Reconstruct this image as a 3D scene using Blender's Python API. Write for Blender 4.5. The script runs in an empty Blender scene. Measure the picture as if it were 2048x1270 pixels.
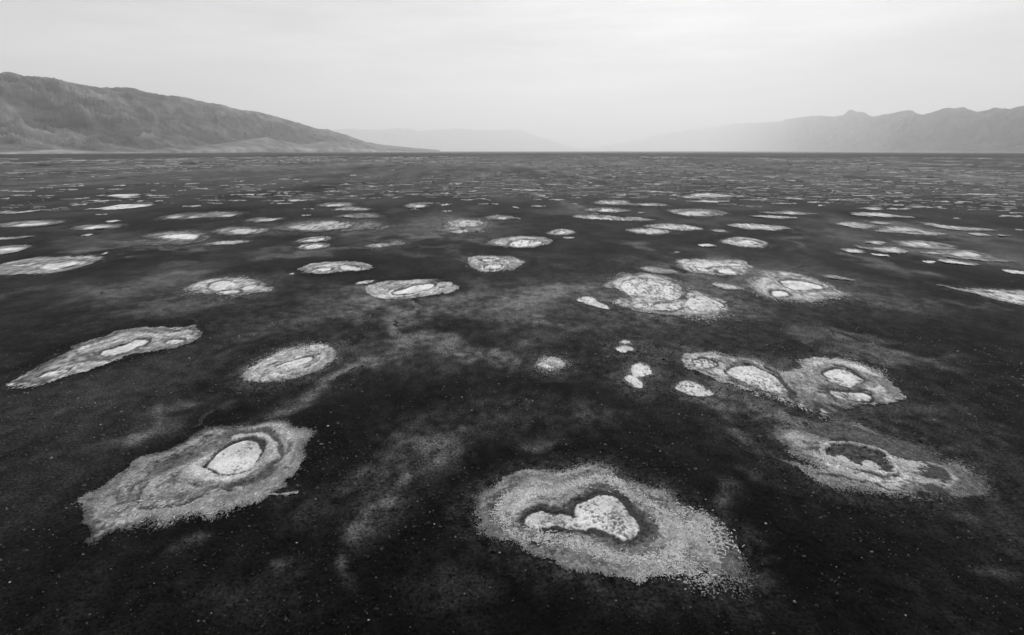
import bpy, math, random
import numpy as np
from mathutils import Vector

scene = bpy.context.scene
H = 15.0                                   # height of the camera above the flat, metres

# ------------------------------------------------------------------ camera
cam = bpy.data.cameras.new('camera')
cam.sensor_width = 36.0; cam.lens = 20.0
cam.clip_start = 0.1; cam.clip_end = 300000.0
cam_ob = bpy.data.objects.new('camera', cam)
scene.collection.objects.link(cam_ob)
cam_ob.location = (0, 0, H)
cam_ob.rotation_euler = (math.radians(90 - 16.336), 0, 0)
scene.camera = cam_ob

# ------------------------------------------------------------------ sky, sun, exposure
SUN_EL, SUN_AZ = math.radians(41), math.radians(14)     # azimuth clockwise from +Y
world = bpy.data.worlds.new('World'); scene.world = world
world.use_nodes = True
wn, wl = world.node_tree.nodes, world.node_tree.links
wn.clear()
w_out = wn.new('ShaderNodeOutputWorld'); w_bg = wn.new('ShaderNodeBackground')
w_sky = wn.new('ShaderNodeTexSky'); w_sky.sky_type = 'NISHITA'; w_sky.sun_disc = False
w_sky.sun_elevation = SUN_EL; w_sky.sun_rotation = SUN_AZ
w_sky.altitude = 0; w_sky.air_density = 1.0; w_sky.dust_density = 6.0; w_sky.ozone_density = 0.5
w_bw = wn.new('ShaderNodeRGBToBW')
wl.new(w_sky.outputs[0], w_bw.inputs[0])
# thin veils of high cloud: a stretched noise that evens the sky out and streaks it
w_tc = wn.new('ShaderNodeTexCoord'); w_map = wn.new('ShaderNodeMapping')
w_map.inputs['Scale'].default_value = (1.0, 1.0, 6.5)
w_map.inputs['Rotation'].default_value = (0.0, math.radians(3), 0.0)
w_no = wn.new('ShaderNodeTexNoise'); w_no.inputs['Scale'].default_value = 1.9
w_no.inputs['Detail'].default_value = 7; w_no.inputs['Roughness'].default_value = 0.55
w_mr = wn.new('ShaderNodeMapRange')
w_mr.inputs[1].default_value = 0.3; w_mr.inputs[2].default_value = 0.7
w_mr.inputs[3].default_value = 0.80; w_mr.inputs[4].default_value = 0.88
wl.new(w_tc.outputs['Generated'], w_map.inputs['Vector']); wl.new(w_map.outputs[0], w_no.inputs['Vector'])
wl.new(w_no.outputs[0], w_mr.inputs[0])
w_mix = wn.new('ShaderNodeMix'); w_mix.data_type = 'FLOAT'
CLOUD = 7.9                                   # radiance of the lit cloud veil before the strength below
wl.new(w_mr.outputs[0], w_mix.inputs[0]); wl.new(w_bw.outputs[0], w_mix.inputs[2]); w_mix.inputs[3].default_value = CLOUD
w_no2 = wn.new('ShaderNodeTexNoise'); w_no2.inputs['Scale'].default_value = 2.6
w_no2.inputs['Detail'].default_value = 9; w_no2.inputs['Roughness'].default_value = 0.6
wl.new(w_map.outputs[0], w_no2.inputs['Vector'])
w_m2 = wn.new('ShaderNodeMapRange')
w_m2.inputs[1].default_value = 0.3; w_m2.inputs[2].default_value = 0.7; w_m2.inputs[3].default_value = 0.82; w_m2.inputs[4].default_value = 1.14
wl.new(w_no2.outputs[0], w_m2.inputs[0])
w_mul = wn.new('ShaderNodeMath'); w_mul.operation = 'MULTIPLY'
wl.new(w_mix.outputs[0], w_mul.inputs[0]); wl.new(w_m2.outputs[0], w_mul.inputs[1])
wl.new(w_mul.outputs[0], w_bg.inputs['Color'])
w_bg.inputs['Strength'].default_value = 0.10
wl.new(w_bg.outputs[0], w_out.inputs['Surface'])

sun = bpy.data.lights.new('sun', 'SUN')
sun.energy = 1.5; sun.angle = math.radians(10); sun.color = (1, 1, 1)
sun_ob = bpy.data.objects.new('sun', sun); scene.collection.objects.link(sun_ob)
sd = Vector((math.sin(SUN_AZ)*math.cos(SUN_EL), math.cos(SUN_AZ)*math.cos(SUN_EL), math.sin(SUN_EL)))
sun_ob.rotation_euler = sd.to_track_quat('Z', 'Y').to_euler()
sun_ob.location = (0, 0, 500)

vs = scene.view_settings
vs.view_transform = 'Standard'; vs.look = 'None'; vs.exposure = 0.0; vs.gamma = 1.0; vs.use_curve_mapping = False
cy = scene.cycles
cy.use_denoising = True
cy.max_bounces = 6; cy.diffuse_bounces = 2; cy.glossy_bounces = 1; cy.volume_bounces = 5; cy.transparent_max_bounces = 4
cy.use_adaptive_sampling = True; cy.adaptive_threshold = 0.01

HAZE_DENSITY = 5.2e-5
HAZE_R, HAZE_TOP = 62000.0, 2900.0

# ------------------------------------------------------------------ survey of the flat, metres from the point under the camera
PANS = [
 {'out': [(-1.57,21.12),(-1.37,22.38),(-0.74,23.2),(-0.1,23.92),(0.73,24.45),(1.66,24.76),(2.65,24.6),(3.67,24.76),(4.41,25.19),(4.98,25.0),(5.26,24.22),(5.74,23.77),(6.23,23.06),(6.92,22.65),(7.29,21.74),(7.7,21.37),(8.27,20.83),(8.63,20.2),(8.81,19.34),(8.84,18.53),(8.61,17.6),(7.97,17.25),(7.6,16.91),(7.08,16.83),(6.77,17.0),(7.03,17.43),(6.47,17.25),(5.9,17.43),(5.25,17.34),(4.42,17.0),(4.29,17.25),(3.62,17.34),(3.1,17.69),(2.41,17.78),(1.67,18.15),(1.03,18.39),(0.25,18.83),(-0.43,19.34),(-1.21,19.81),(-1.27,20.31)],'label': 'big nearest salt pan with a heart-shaped white floor inside a ring of pale flakes','floors': [[(2.8,21.37),(3.01,21.86),(3.51,22.25),(4.01,22.49),(4.54,22.45),(4.85,21.99),(5.01,21.24),(5.26,20.71),(5.33,20.2),(5.06,19.76),(4.58,19.44),(4.16,19.76),(3.65,20.09),(3.38,20.2),(2.94,20.03),(2.38,20.09),(1.97,20.31),(1.4,20.2),(0.83,20.2),(0.55,20.54),(0.71,21.0),(1.31,21.3),(1.74,21.06),(2.32,21.0),(2.75,20.89)]],'tone': 0.2,'fade': 0.09,'bands': [([(4.87,22.12),(5.15,21.24),(5.44,20.54),(5.49,20.09)],0.28,0.05),([(3.51,20.09),(4.01,19.71),(4.5,19.34),(4.94,19.49)],0.16,0.04),([(0.69,20.2),(1.39,19.98),(2.08,19.85),(2.63,19.76)],0.1,0.05),([(3.04,22.12),(3.69,22.45),(4.19,22.65)],0.14,0.05)],'name': 'salt_pan','gap': 0.33,'rim': 0.09,'ftone': 0.62,'group': 'large salt pans in the foreground','flakes': [([(-0.61,21.12),(-0.25,22.12),(0.68,22.79),(1.86,22.79),(2.86,23.34),(4.14,23.92),(4.74,23.63),(5.36,22.65),(5.99,21.99),(6.54,20.89),(6.86,20.2),(6.75,19.34),(6.22,18.63),(5.33,18.25),(4.18,18.34),(3.25,18.73),(2.3,19.23),(1.09,19.55),(0.26,19.76),(-0.23,20.31),(-0.61,21.12)],0.5,4200),([(6.62,20.65),(7.39,20.31),(7.81,19.87),(8.12,19.13)],1.3,900),([(5.91,18.73),(6.29,18.15),(6.63,17.78)],1.0,350)],'shades': [([(0.27,20.65),(0.57,21.37),(1.49,21.74),(2.08,21.61),(2.73,22.12),(3.29,22.92),(4.08,23.49),(4.75,23.2),(5.23,22.38),(5.7,21.37),(6.19,20.65),(6.3,19.98),(5.91,19.23),(5.09,18.93),(4.25,18.73),(3.52,19.23),(2.74,19.55),(1.78,19.65),(0.82,19.87),(0.41,20.2)],0.09),([(7.78,19.76),(8.49,20.2),(8.81,19.34),(8.9,18.34),(8.79,17.43),(8.03,17.43),(7.91,18.53)],0.09)],'cat': 'salt pan','mottle': 0.08},
 {'out': [(-19.35,22.43),(-19.14,23.01),(-19.06,23.78),(-18.81,24.77),(-18.76,26.01),(-18.2,26.67),(-17.86,27.46),(-17.37,28.4),(-16.94,29.17),(-16.05,29.28),(-15.09,29.74),(-14.07,30.09),(-13.01,29.86),(-12.18,29.06),(-11.13,28.72),(-10.81,27.77),(-10.89,26.57),(-10.62,25.29),(-10.65,24.35),(-10.85,23.94),(-10.52,23.32),(-11.06,22.94),(-11.27,22.43),(-11.61,21.86),(-12.08,21.46),(-12.62,21.26),(-12.87,20.81),(-13.59,20.68),(-14.08,20.43),(-14.38,19.89),(-14.86,20.19),(-15.47,20.19),(-16.09,20.19),(-16.58,20.01),(-16.75,19.6),(-17.23,19.54),(-17.23,20.07),(-17.61,20.55),(-18.04,20.55),(-18.34,21.19),(-18.99,21.86)],'label': 'large grey salt pan at lower left with one oval white floor and stepped dark rings','floors': [[(-15.12,25.11),(-15.25,26.01),(-15.09,26.86),(-14.68,27.46),(-14.11,27.52),(-13.47,27.06),(-13.0,26.19),(-12.89,25.38),(-13.08,24.77),(-13.63,24.4),(-14.41,24.52)]],'tone': 0.2,'fade': 0.04,'bands': [([(-15.68,28.29),(-14.85,28.72),(-13.43,28.29),(-12.35,26.96),(-11.79,25.46),(-11.83,24.6),(-12.2,23.78),(-12.98,23.39)],0.34,0.085),([(-14.0,28.18),(-12.93,27.56),(-12.14,26.19),(-11.9,25.11)],0.2,0.06),([(-15.67,25.83),(-15.63,24.77),(-14.52,24.02),(-13.28,24.02),(-12.66,24.43)],0.3,0.36),([(-14.97,27.87),(-14.16,28.08),(-13.01,27.26),(-12.32,25.83)],0.2,0.3),([(-17.25,23.01),(-16.62,22.14),(-15.99,21.66),(-15.32,21.48),(-14.57,21.59),(-14.19,21.93),(-13.95,22.43)],0.13,0.08),([(-17.83,22.72),(-17.78,23.16),(-17.58,23.39)],0.12,0.09),([(-17.63,21.32),(-17.02,21.86),(-16.0,22.07)],0.2,0.24),([(-14.35,21.19),(-13.27,21.59),(-12.4,22.14),(-11.78,23.01)],0.18,0.23),([(-12.51,28.83),(-12.36,27.36),(-11.62,25.46)],0.25,0.25)],'name': 'salt_pan','gap': 0.1,'rim': 0.22,'ftone': 0.62,'group': 'large salt pans in the foreground','flakes': [([(-17.63,21.32),(-16.67,21.32),(-15.92,21.93),(-14.91,21.32),(-13.94,21.32)],0.9,110),([(-15.72,25.11),(-15.0,24.27),(-14.16,24.02)],0.35,160)],'cat': 'salt pan','mottle': 0.22},
 {'out': [(-11.41,22.54),(-11.04,22.67),(-10.6,22.63),(-10.14,22.76),(-9.84,22.77),(-9.83,22.6),(-10.21,22.5),(-10.82,22.54),(-11.13,22.48)],'label': 'short pale salt streak just right of the lower left pan','tone': 0.26,'fade': 0.06999999999999999,'name': 'salt_streak','gap': 0.12,'rim': 0.25,'ftone': 0.74,'cat': 'salt streak','mottle': 0.12},
 {'out': [(14.37,28.75),(15.08,28.9),(15.65,28.75),(16.36,28.6),(17.52,29.21),(18.7,29.52),(19.7,29.36),(20.21,28.9),(20.69,28.09),(21.42,27.31),(21.67,26.51),(21.66,25.49),(22.48,25.13),(22.62,24.43),(22.55,23.65),(21.94,22.82),(21.02,22.32),(20.38,22.22),(19.95,22.42),(19.16,22.52),(18.43,22.72),(17.4,22.47),(16.69,22.72),(16.0,23.02),(15.29,23.13),(14.7,23.34),(14.53,23.71),(14.26,24.37),(13.91,25.07),(13.7,25.55),(14.02,25.43),(14.48,25.07),(15.01,24.75),(14.82,25.49),(14.4,26.37),(14.29,27.31),(14.19,28.09)],'label': 'streaked salt pan at lower right around a dark mud pool with white scraps','floors': [[(16.59,25.93),(17.03,26.02),(17.16,25.68),(16.96,25.43),(16.61,25.49)],[(17.35,25.13),(17.9,25.62),(18.2,25.59),(18.31,25.25),(18.16,24.89),(17.71,24.78),(17.34,24.89)]],'tone': 0.23,'fade': 0.09,'bands': [([(16.18,26.37),(16.99,27.04),(17.99,27.24),(18.68,27.04),(19.22,26.51),(19.25,25.62),(18.97,24.89),(18.41,24.6),(17.58,24.66),(16.84,25.01),(16.29,25.62),(16.11,26.18)],0.13,0.4),([(15.94,26.37),(15.9,25.37),(16.47,24.8),(17.4,24.37),(18.46,24.29)],0.13,0.045),([(14.88,24.26),(15.56,23.82),(16.57,23.49),(17.75,23.0),(19.0,22.7)],0.07,0.03),([(17.38,27.87),(17.97,27.7)],0.14,0.03),([(19.41,24.15),(19.86,23.93),(20.31,23.71)],0.1,0.32),([(21.25,25.01),(21.33,24.43),(21.1,23.87)],0.12,0.3)],'pools': [[(16.31,26.37),(16.87,26.81),(17.74,27.04),(18.35,26.94),(18.9,26.64),(19.18,26.12),(19.1,25.49),(18.75,24.92),(18.24,24.73),(17.69,24.75),(17.22,25.01),(16.83,25.43),(16.41,25.84)]],'name': 'salt_pan','gap': 0.08,'rim': 0.04,'ftone': 0.5,'group': 'large salt pans in the foreground','flakes': [([(19.25,25.62),(19.39,25.25),(19.82,25.13),(20.24,25.01)],0.5,260),([(16.04,26.37),(15.97,25.49),(16.59,25.01),(17.58,24.66)],0.3,300)],'shades': [([(16.32,28.68),(17.54,29.24),(18.72,29.55),(20.71,28.12),(21.69,26.53),(21.66,25.49),(21.13,25.01),(19.76,25.13),(19.39,25.84),(18.87,26.8),(18.18,27.34),(17.09,27.59),(16.52,28.09)],0.075),([(20.04,24.72),(21.06,24.92),(21.26,24.26),(20.66,23.49),(20.23,23.6),(19.46,23.87)],0.055),([(19.13,23.39),(19.97,23.23),(20.25,22.82),(19.72,22.42),(19.2,22.82)],0.06),([(21.79,24.89),(22.61,23.65),(21.54,22.32),(20.11,22.32)],0.11)],'cat': 'salt pan','mottle': 0.4},
 {'out': [(12.6,39.59),(13.44,41.16),(14.62,41.87),(15.83,41.63),(16.86,40.93),(18.17,40.25),(18.55,38.95),(18.91,37.73),(19.64,37.73),(20.97,38.95),(22.22,40.25),(23.9,40.47),(25.34,40.25),(25.96,38.95),(25.99,37.53),(25.67,35.66),(25.1,33.94),(24.63,32.83),(23.43,32.37),(22.06,32.22),(20.69,32.07),(19.45,31.2),(18.66,30.64),(18.14,31.06),(17.57,31.92),(16.89,32.67),(16.13,33.3),(15.13,34.11),(14.36,34.95),(13.62,36.02),(13.04,37.34),(12.46,38.33)],'label': 'long twin-lobed salt pan at right with several white floors and a pointed lower tip','floors': [[(13.59,39.81),(14.42,40.25),(14.9,39.59),(14.91,38.95),(14.28,38.41),(13.61,38.66)],[(15.23,37.73),(16.32,38.66),(17.4,38.74),(17.88,37.73),(18.16,36.39),(18.07,34.95),(17.47,33.94),(16.74,34.11),(16.14,34.61),(15.74,35.66),(15.24,36.57)],[(22.11,37.53),(23.09,38.13),(23.72,37.93),(23.93,36.76),(23.92,36.02),(23.08,35.3),(22.15,34.88),(21.75,35.66),(21.65,36.39)],[(20.73,34.27),(21.31,34.11),(22.16,33.94),(22.77,33.62),(22.65,32.98),(21.9,32.83),(21.25,33.04),(20.73,33.3)],[(18.68,31.54),(18.92,31.48),(19.01,31.25),(18.62,31.03)]],'tone': 0.42,'fade': 0.07,'bands': [([(18.27,38.66),(18.41,36.95),(18.31,35.48),(17.92,34.11)],0.24,0.03),([(23.54,38.95),(24.07,38.01),(24.11,36.57),(24.09,35.95)],0.24,0.03),([(22.83,34.17),(23.12,33.94),(22.69,32.92)],0.22,0.03),([(17.95,34.11),(17.84,33.3),(17.93,32.67)],0.25,0.08),([(18.76,31.06),(19.41,31.34),(19.81,31.63)],0.12,0.05),([(21.34,36.2),(21.68,35.02),(22.17,34.68)],0.12,0.05),([(13.18,40.25),(14.4,41.16),(15.62,41.02),(16.68,40.03)],0.15,0.3),([(25.08,36.76),(24.8,34.95),(24.29,33.3)],0.3,0.16)],'name': 'salt_pan','gap': 0.36,'rim': 0.2,'ftone': 0.7,'group': 'large salt pans in the foreground','shades': [([(17.78,34.61),(18.87,34.61),(19.55,33.3),(19.52,31.77),(18.43,31.63),(17.78,32.37)],0.16)],'cat': 'salt pan','mottle': 0.3},
 {'out': [(-33.43,35.38),(-33.87,36.89),(-34.36,38.69),(-34.49,40.48),(-34.58,41.82),(-35.23,43.24),(-34.78,44.53),(-33.99,45.66),(-34.22,47.08),(-33.36,47.82),(-31.77,48.18),(-30.34,48.33),(-29.23,47.98),(-28.67,48.33),(-27.17,47.08),(-26.06,45.89),(-26.03,44.53),(-26.38,43.36),(-27.47,42.41),(-28.73,41.62),(-29.46,40.11),(-30.0,39.04),(-30.35,37.79),(-30.9,36.89),(-31.25,35.97),(-31.83,35.38),(-32.53,35.26)],'label': 'long bent salt pan at left tapering towards the lower left','floors': [[(-31.92,41.82),(-31.79,42.41),(-31.25,43.24),(-31.25,44.09),(-31.11,44.75),(-30.12,44.53),(-29.73,43.66),(-30.02,43.03),(-29.91,42.01),(-30.33,41.23),(-31.12,41.04)],[(-32.8,36.89),(-32.83,37.69),(-32.35,38.02),(-31.73,37.92),(-31.49,37.21),(-31.96,36.73),(-32.43,36.58)],[(-28.25,44.09),(-28.28,44.75),(-27.48,44.84),(-26.9,44.31),(-27.17,43.79),(-27.74,43.57)]],'tone': 0.27,'fade': 0.03,'bands': [([(-32.82,40.85),(-33.01,42.41),(-32.55,43.53),(-31.9,44.66),(-30.48,45.11),(-29.4,44.97)],0.28,0.42),([(-32.92,36.89),(-32.73,38.19),(-32.26,39.21),(-31.64,39.93),(-30.23,40.11),(-29.27,41.43)],0.16,0.12),([(-34.2,44.31),(-33.44,46.12),(-31.91,47.18),(-29.68,47.18)],0.14,0.14),([(-34.51,42.62),(-34.21,43.53),(-33.64,44.31)],0.12,0.14),([(-32.91,39.93),(-32.68,40.66),(-31.51,40.48),(-30.48,40.11)],0.3,0.13)],'name': 'salt_pan','gap': 0.16,'rim': 0.22,'ftone': 0.66,'group': 'large salt pans in the foreground','cat': 'salt pan','mottle': 0.35},
 {'out': [(-18.82,36.89),(-18.95,37.86),(-18.81,39.21),(-18.36,41.23),(-17.56,42.62),(-16.47,43.36),(-15.09,43.36),(-13.92,42.21),(-13.39,40.66),(-13.42,38.87),(-13.85,37.53),(-14.72,36.58),(-15.75,35.91),(-16.96,35.73),(-17.99,35.97)],'label': 'soft-edged oval salt pan left of centre with a narrow slanting white floor','floors': [[(-17.11,38.59),(-16.61,39.39),(-15.99,40.11),(-15.31,40.59),(-15.0,39.93),(-15.35,39.04),(-16.01,38.46),(-16.67,38.25)]],'tone': 0.33,'fade': 0.13,'bands': [([(-17.44,38.94),(-17.29,39.36),(-16.96,39.64),(-16.44,40.29)],0.16,0.06),([(-16.03,41.35),(-15.53,41.82),(-15.03,41.58),(-14.88,41.04),(-15.21,40.66)],0.18,0.07)],'name': 'salt_pan','gap': 0.08,'rim': 0.14,'ftone': 0.66,'group': 'large salt pans in the foreground','cat': 'salt pan','mottle': 0.12},
 {'out': [(8.34,43.13),(8.85,44.2),(9.39,44.67),(9.8,44.14),(9.92,42.56),(9.46,41.55),(8.65,41.42),(8.07,41.64),(7.83,42.37)],'label': 'small double white salt spot,uppermost of the three spots beside the twin-lobed pan','floors': [[(8.83,44.1),(9.36,44.51),(9.7,44.1),(9.4,43.71),(8.97,43.81)],[(8.2,42.37),(8.89,43.03),(9.37,42.93),(9.58,42.28),(8.97,41.82),(8.5,41.64)]],'tone': 0.08,'fade': 0.308,'name': 'salt_patch','gap': 0.05,'rim': 0.02,'ftone': 0.6,'cat': 'salt patch','mottle': 0.12},
 {'out': [(7.45,35.96),(7.86,36.95),(8.48,38.45),(9.27,39.49),(9.9,39.17),(10.14,37.99),(9.72,36.95),(9.1,36.38),(8.82,34.88),(8.39,34.36),(8.04,34.62),(7.67,35.41)],'label': 'white salt patch of two joined blobs,one above the other,left of the twin-lobed pan','floors': [[(8.59,38.3),(8.92,38.93),(9.38,39.17),(9.83,38.85),(10.0,37.99),(9.74,37.24),(9.27,36.88),(8.7,36.52),(8.46,36.95)],[(7.72,36.38),(8.06,36.88),(8.46,36.66),(8.74,35.96),(8.8,35.28),(8.52,34.68),(8.22,34.75),(8.04,35.41),(7.8,35.82)]],'tone': 0.13,'fade': 0.22399999999999998,'name': 'salt_patch','gap': 0.12,'rim': 0.02,'ftone': 0.66,'cat': 'salt patch','mottle': 0.12},
 {'out': [(10.63,34.62),(11.11,35.41),(11.69,35.96),(12.2,35.89),(12.65,35.28),(12.96,34.62),(13.15,33.98),(12.72,33.31),(12.1,33.25),(11.49,33.37),(10.98,33.86)],'label': 'speckled white salt patch just below the left end of the twin-lobed pan','floors': [[(10.73,34.62),(11.12,35.28),(11.65,35.82),(12.11,35.75),(12.55,35.14),(12.86,34.49),(13.05,33.98),(12.73,33.49),(12.14,33.37),(11.53,33.49),(11.06,33.98)]],'tone': 0.13,'fade': 0.13999999999999999,'name': 'salt_patch','gap': 0.3,'rim': 0.02,'ftone': 0.62,'cat': 'salt patch','mottle': 0.12},
 {'out': [(1.67,38.74),(2.16,39.98),(2.76,40.62),(3.53,40.3),(3.89,39.2),(3.52,38.15),(2.8,37.72),(2.12,38.0)],'label': 'lone small speckled salt spot right of centre,away from any pan','tone': 0.36,'fade': 0.35,'name': 'salt_patch','gap': 0.12,'rim': 0.25,'ftone': 0.74,'cat': 'salt patch','mottle': 0.12},
 {'out': [(-69.73,73.31),(-70.31,75.83),(-70.82,77.61),(-70.17,79.94),(-69.48,82.41),(-67.13,82.92),(-64.75,83.44),(-62.67,83.65),(-59.79,81.91),(-58.33,78.53),(-57.98,75.4),(-58.31,72.5),(-60.13,71.33),(-61.89,70.94),(-63.91,70.33),(-66.02,70.94)],'label': 'wide pale salt pan at the left edge with a slanting white floor','floors': [[(-64.06,76.27),(-63.7,77.79),(-62.88,78.99),(-61.29,79.46),(-60.1,77.61),(-60.17,75.4),(-60.03,73.47),(-61.38,73.31)],[(-67.97,76.27),(-67.34,77.16),(-66.7,78.07),(-66.22,78.34),(-66.09,76.89),(-66.75,75.83)]],'tone': 0.3,'fade': 0.06,'bands': [([(-60.59,72.11),(-59.43,72.91),(-59.18,74.98),(-58.91,77.16),(-59.71,78.99)],0.2,0.14),([(-60.52,74.98),(-59.64,75.15),(-60.14,76.27)],0.4,0.06)],'name': 'salt_pan','gap': 0.08,'rim': 0.2,'ftone': 0.66,'group': 'ringed salt pans in the middle distance','cat': 'salt pan','mottle': 0.12},
 {'out': [(-37.04,62.75),(-37.31,65.94),(-36.27,68.0),(-33.41,68.43),(-31.08,67.3),(-28.76,64.63),(-27.16,62.15),(-28.24,60.75),(-30.18,59.62),(-32.74,60.41),(-34.99,61.56)],'label': 'bright soft-edged salt pan left of centre with a dark-outlined three-part floor','floors': [[(-34.54,63.12),(-35.4,65.67),(-34.58,67.02),(-32.59,65.67),(-32.35,63.62),(-33.06,62.15)],[(-32.49,61.56),(-31.09,62.15),(-30.1,61.21),(-31.43,60.52)],[(-30.84,63.12),(-30.21,64.63),(-29.36,63.99),(-29.69,62.15)]],'tone': 0.4,'fade': 0.15000000000000002,'name': 'salt_pan','gap': 0.05,'rim': 0.24,'ftone': 0.66,'group': 'ringed salt pans in the middle distance','cat': 'salt pan','mottle': 0.12},
 {'out': [(-27.97,73.72),(-28.18,76.71),(-27.35,78.34),(-25.46,78.99),(-23.08,79.28),(-20.66,78.07),(-19.0,75.83),(-19.14,73.31),(-20.93,72.66),(-22.6,71.72),(-24.32,71.1),(-26.13,71.72)],'label': 'pale salt pan with a wedge-shaped white floor on its right,left of centre','floors': [[(-23.31,75.83),(-22.66,76.53),(-21.0,75.4),(-19.96,73.97),(-21.06,73.15),(-22.3,73.47)],[(-25.86,73.31),(-25.44,74.55),(-24.1,74.55),(-24.25,72.91)]],'tone': 0.34,'fade': 0.045,'bands': [([(-26.79,74.13),(-26.67,76.27),(-25.38,77.61),(-23.36,77.79)],0.3,0.24)],'name': 'salt_pan','gap': 0.08,'rim': 0.22,'ftone': 0.72,'group': 'ringed salt pans in the middle distance','cat': 'salt pan','mottle': 0.12},
 {'out': [(-16.67,62.15),(-16.71,64.63),(-15.66,66.48),(-13.51,66.95),(-11.33,67.44),(-9.06,67.44),(-7.2,65.61),(-6.26,63.37),(-6.79,61.56),(-8.14,60.12),(-10.04,59.29),(-11.88,58.32),(-13.44,58.22),(-14.74,59.29),(-15.89,60.69)],'label': 'pale oval salt pan near the middle with a dark-rimmed tongue of white floor','floors': [[(-12.15,62.75),(-11.42,64.31),(-9.81,65.28),(-9.04,64.95),(-9.12,63.37),(-10.17,61.85),(-11.36,60.69),(-12.66,60.29),(-13.09,61.09)]],'tone': 0.36,'fade': 0.037500000000000006,'bands': [([(-15.76,63.06),(-15.11,63.99),(-13.83,63.37),(-13.42,62.75)],0.25,0.22),([(-14.2,59.84),(-12.75,59.4),(-10.86,60.12),(-8.81,62.15),(-8.56,64.63)],0.3,0.5),([(-9.38,66.48),(-9.02,67.16)],0.5,0.06)],'name': 'salt_pan','gap': 0.05,'rim': 0.34,'ftone': 0.74,'group': 'ringed salt pans in the middle distance','cat': 'salt pan','mottle': 0.12},
 {'out': [(-18.36,65.28),(-17.94,66.61),(-16.72,67.16),(-16.73,65.94),(-17.81,64.95)],'label': 'small pale salt patch touching the upper left of the pan with the tongue-shaped floor','tone': 0.42,'fade': 0.055999999999999994,'name': 'salt_patch','gap': 0.12,'rim': 0.25,'ftone': 0.74,'cat': 'salt patch','mottle': 0.12},
 {'out': [(-6.31,81.6),(-4.98,83.65),(-2.75,83.65),(-0.15,83.23),(1.36,80.42),(1.83,78.9),(1.09,76.01),(-0.26,73.31),(-2.2,72.35),(-3.83,72.66),(-5.29,74.98),(-5.93,77.43)],'label': 'small round salt pan at centre with an eye-like dark-rimmed floor','floors': [[(-3.65,75.66),(-3.16,77.07),(-2.21,77.43),(-1.44,76.71),(-1.61,74.98),(-2.58,73.97),(-3.32,74.3)],[(-4.38,80.81),(-3.54,81.21),(-2.59,80.81),(-3.47,79.65)]],'tone': 0.33,'fade': 0.06,'bands': [([(-3.9,73.97),(-2.55,72.99),(-1.26,74.3),(-0.82,76.71),(-2.02,78.16),(-3.59,77.43)],0.3,0.5)],'name': 'salt_pan','gap': 0.2,'rim': 0.34,'ftone': 0.68,'group': 'ringed salt pans in the middle distance','cat': 'salt pan','mottle': 0.12},
 {'out': [(-4.13,95.51),(-3.42,99.43),(-1.26,102.42),(1.93,104.3),(5.07,103.04),(6.92,99.43),(5.95,94.98),(3.74,91.88),(0.89,91.38),(-1.96,92.38),(-3.48,93.92)],'label': 'pale oval salt pan at centre with a broad jagged white floor','floors': [[(-0.5,94.45),(1.4,99.43),(3.57,98.85),(5.2,96.6),(3.38,93.4),(0.9,92.38)]],'tone': 0.33,'fade': 0.045,'name': 'salt_pan','gap': 0.18,'rim': 0.3,'ftone': 0.72,'group': 'ringed salt pans in the middle distance','cat': 'salt pan','mottle': 0.12},
 {'out': [(23.03,78.99),(24.28,80.91),(26.17,81.21),(27.9,80.42),(30.05,80.42),(32.27,80.62),(32.88,78.99),(31.8,74.98),(29.71,70.94),(27.71,69.44),(25.95,70.18),(24.15,70.94),(22.95,71.72),(22.68,74.13)],'label': 'salt pan with a black crescent beside its floor,topmost of the right-centre cluster','floors': [[(27.03,73.31),(28.42,73.97),(28.74,71.33),(28.09,70.03),(27.46,71.33),(26.78,72.11)],[(24.77,74.98),(25.5,74.13),(25.62,72.5),(24.54,72.66)],[(29.11,77.79),(30.85,77.79),(31.47,76.71),(29.6,76.27)]],'tone': 0.44,'fade': 0.07500000000000001,'bands': [([(25.78,73.97),(27.45,74.98),(29.18,75.15),(29.19,72.5),(29.54,71.33)],0.4,0.03),([(26.13,72.11),(27.57,72.5),(27.96,70.94)],0.3,0.05)],'name': 'salt_pan','gap': 0.1,'rim': 0.15,'ftone': 0.72,'group': 'ringed salt pans in the middle distance','cat': 'salt pan','mottle': 0.18},
 {'out': [(27.92,65.15),(31.45,70.79),(33.86,72.66),(35.69,71.72),(36.57,69.59),(36.96,66.75),(37.32,64.63),(36.72,60.98),(36.37,59.4),(34.17,58.32),(32.04,57.28),(29.44,57.28),(27.73,58.11),(27.06,60.29)],'label': 'grey salt pan at right of the cluster with a large lens-shaped white floor','floors': [[(32.1,66.21),(32.89,67.02),(34.56,66.75),(35.38,65.41),(35.75,63.87),(34.26,62.63),(32.33,62.15),(31.43,62.87)],[(28.93,61.44),(30.15,61.68),(30.23,60.29),(28.74,59.18),(28.23,59.84)]],'tone': 0.42,'fade': 0.09,'bands': [([(34.56,69.29),(36.32,67.86),(36.62,63.87),(34.88,61.68),(32.2,60.75)],0.35,0.17),([(31.26,60.52),(34.08,61.21),(36.63,63.37)],0.3,0.34),([(37.69,68.14),(38.15,65.41)],0.3,0.06),([(38.11,63.87),(37.08,61.91)],0.4,0.05)],'name': 'salt_pan','gap': 0.05,'rim': 0.3,'ftone': 0.74,'group': 'ringed salt pans in the middle distance','cat': 'salt pan','mottle': 0.15},
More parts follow.
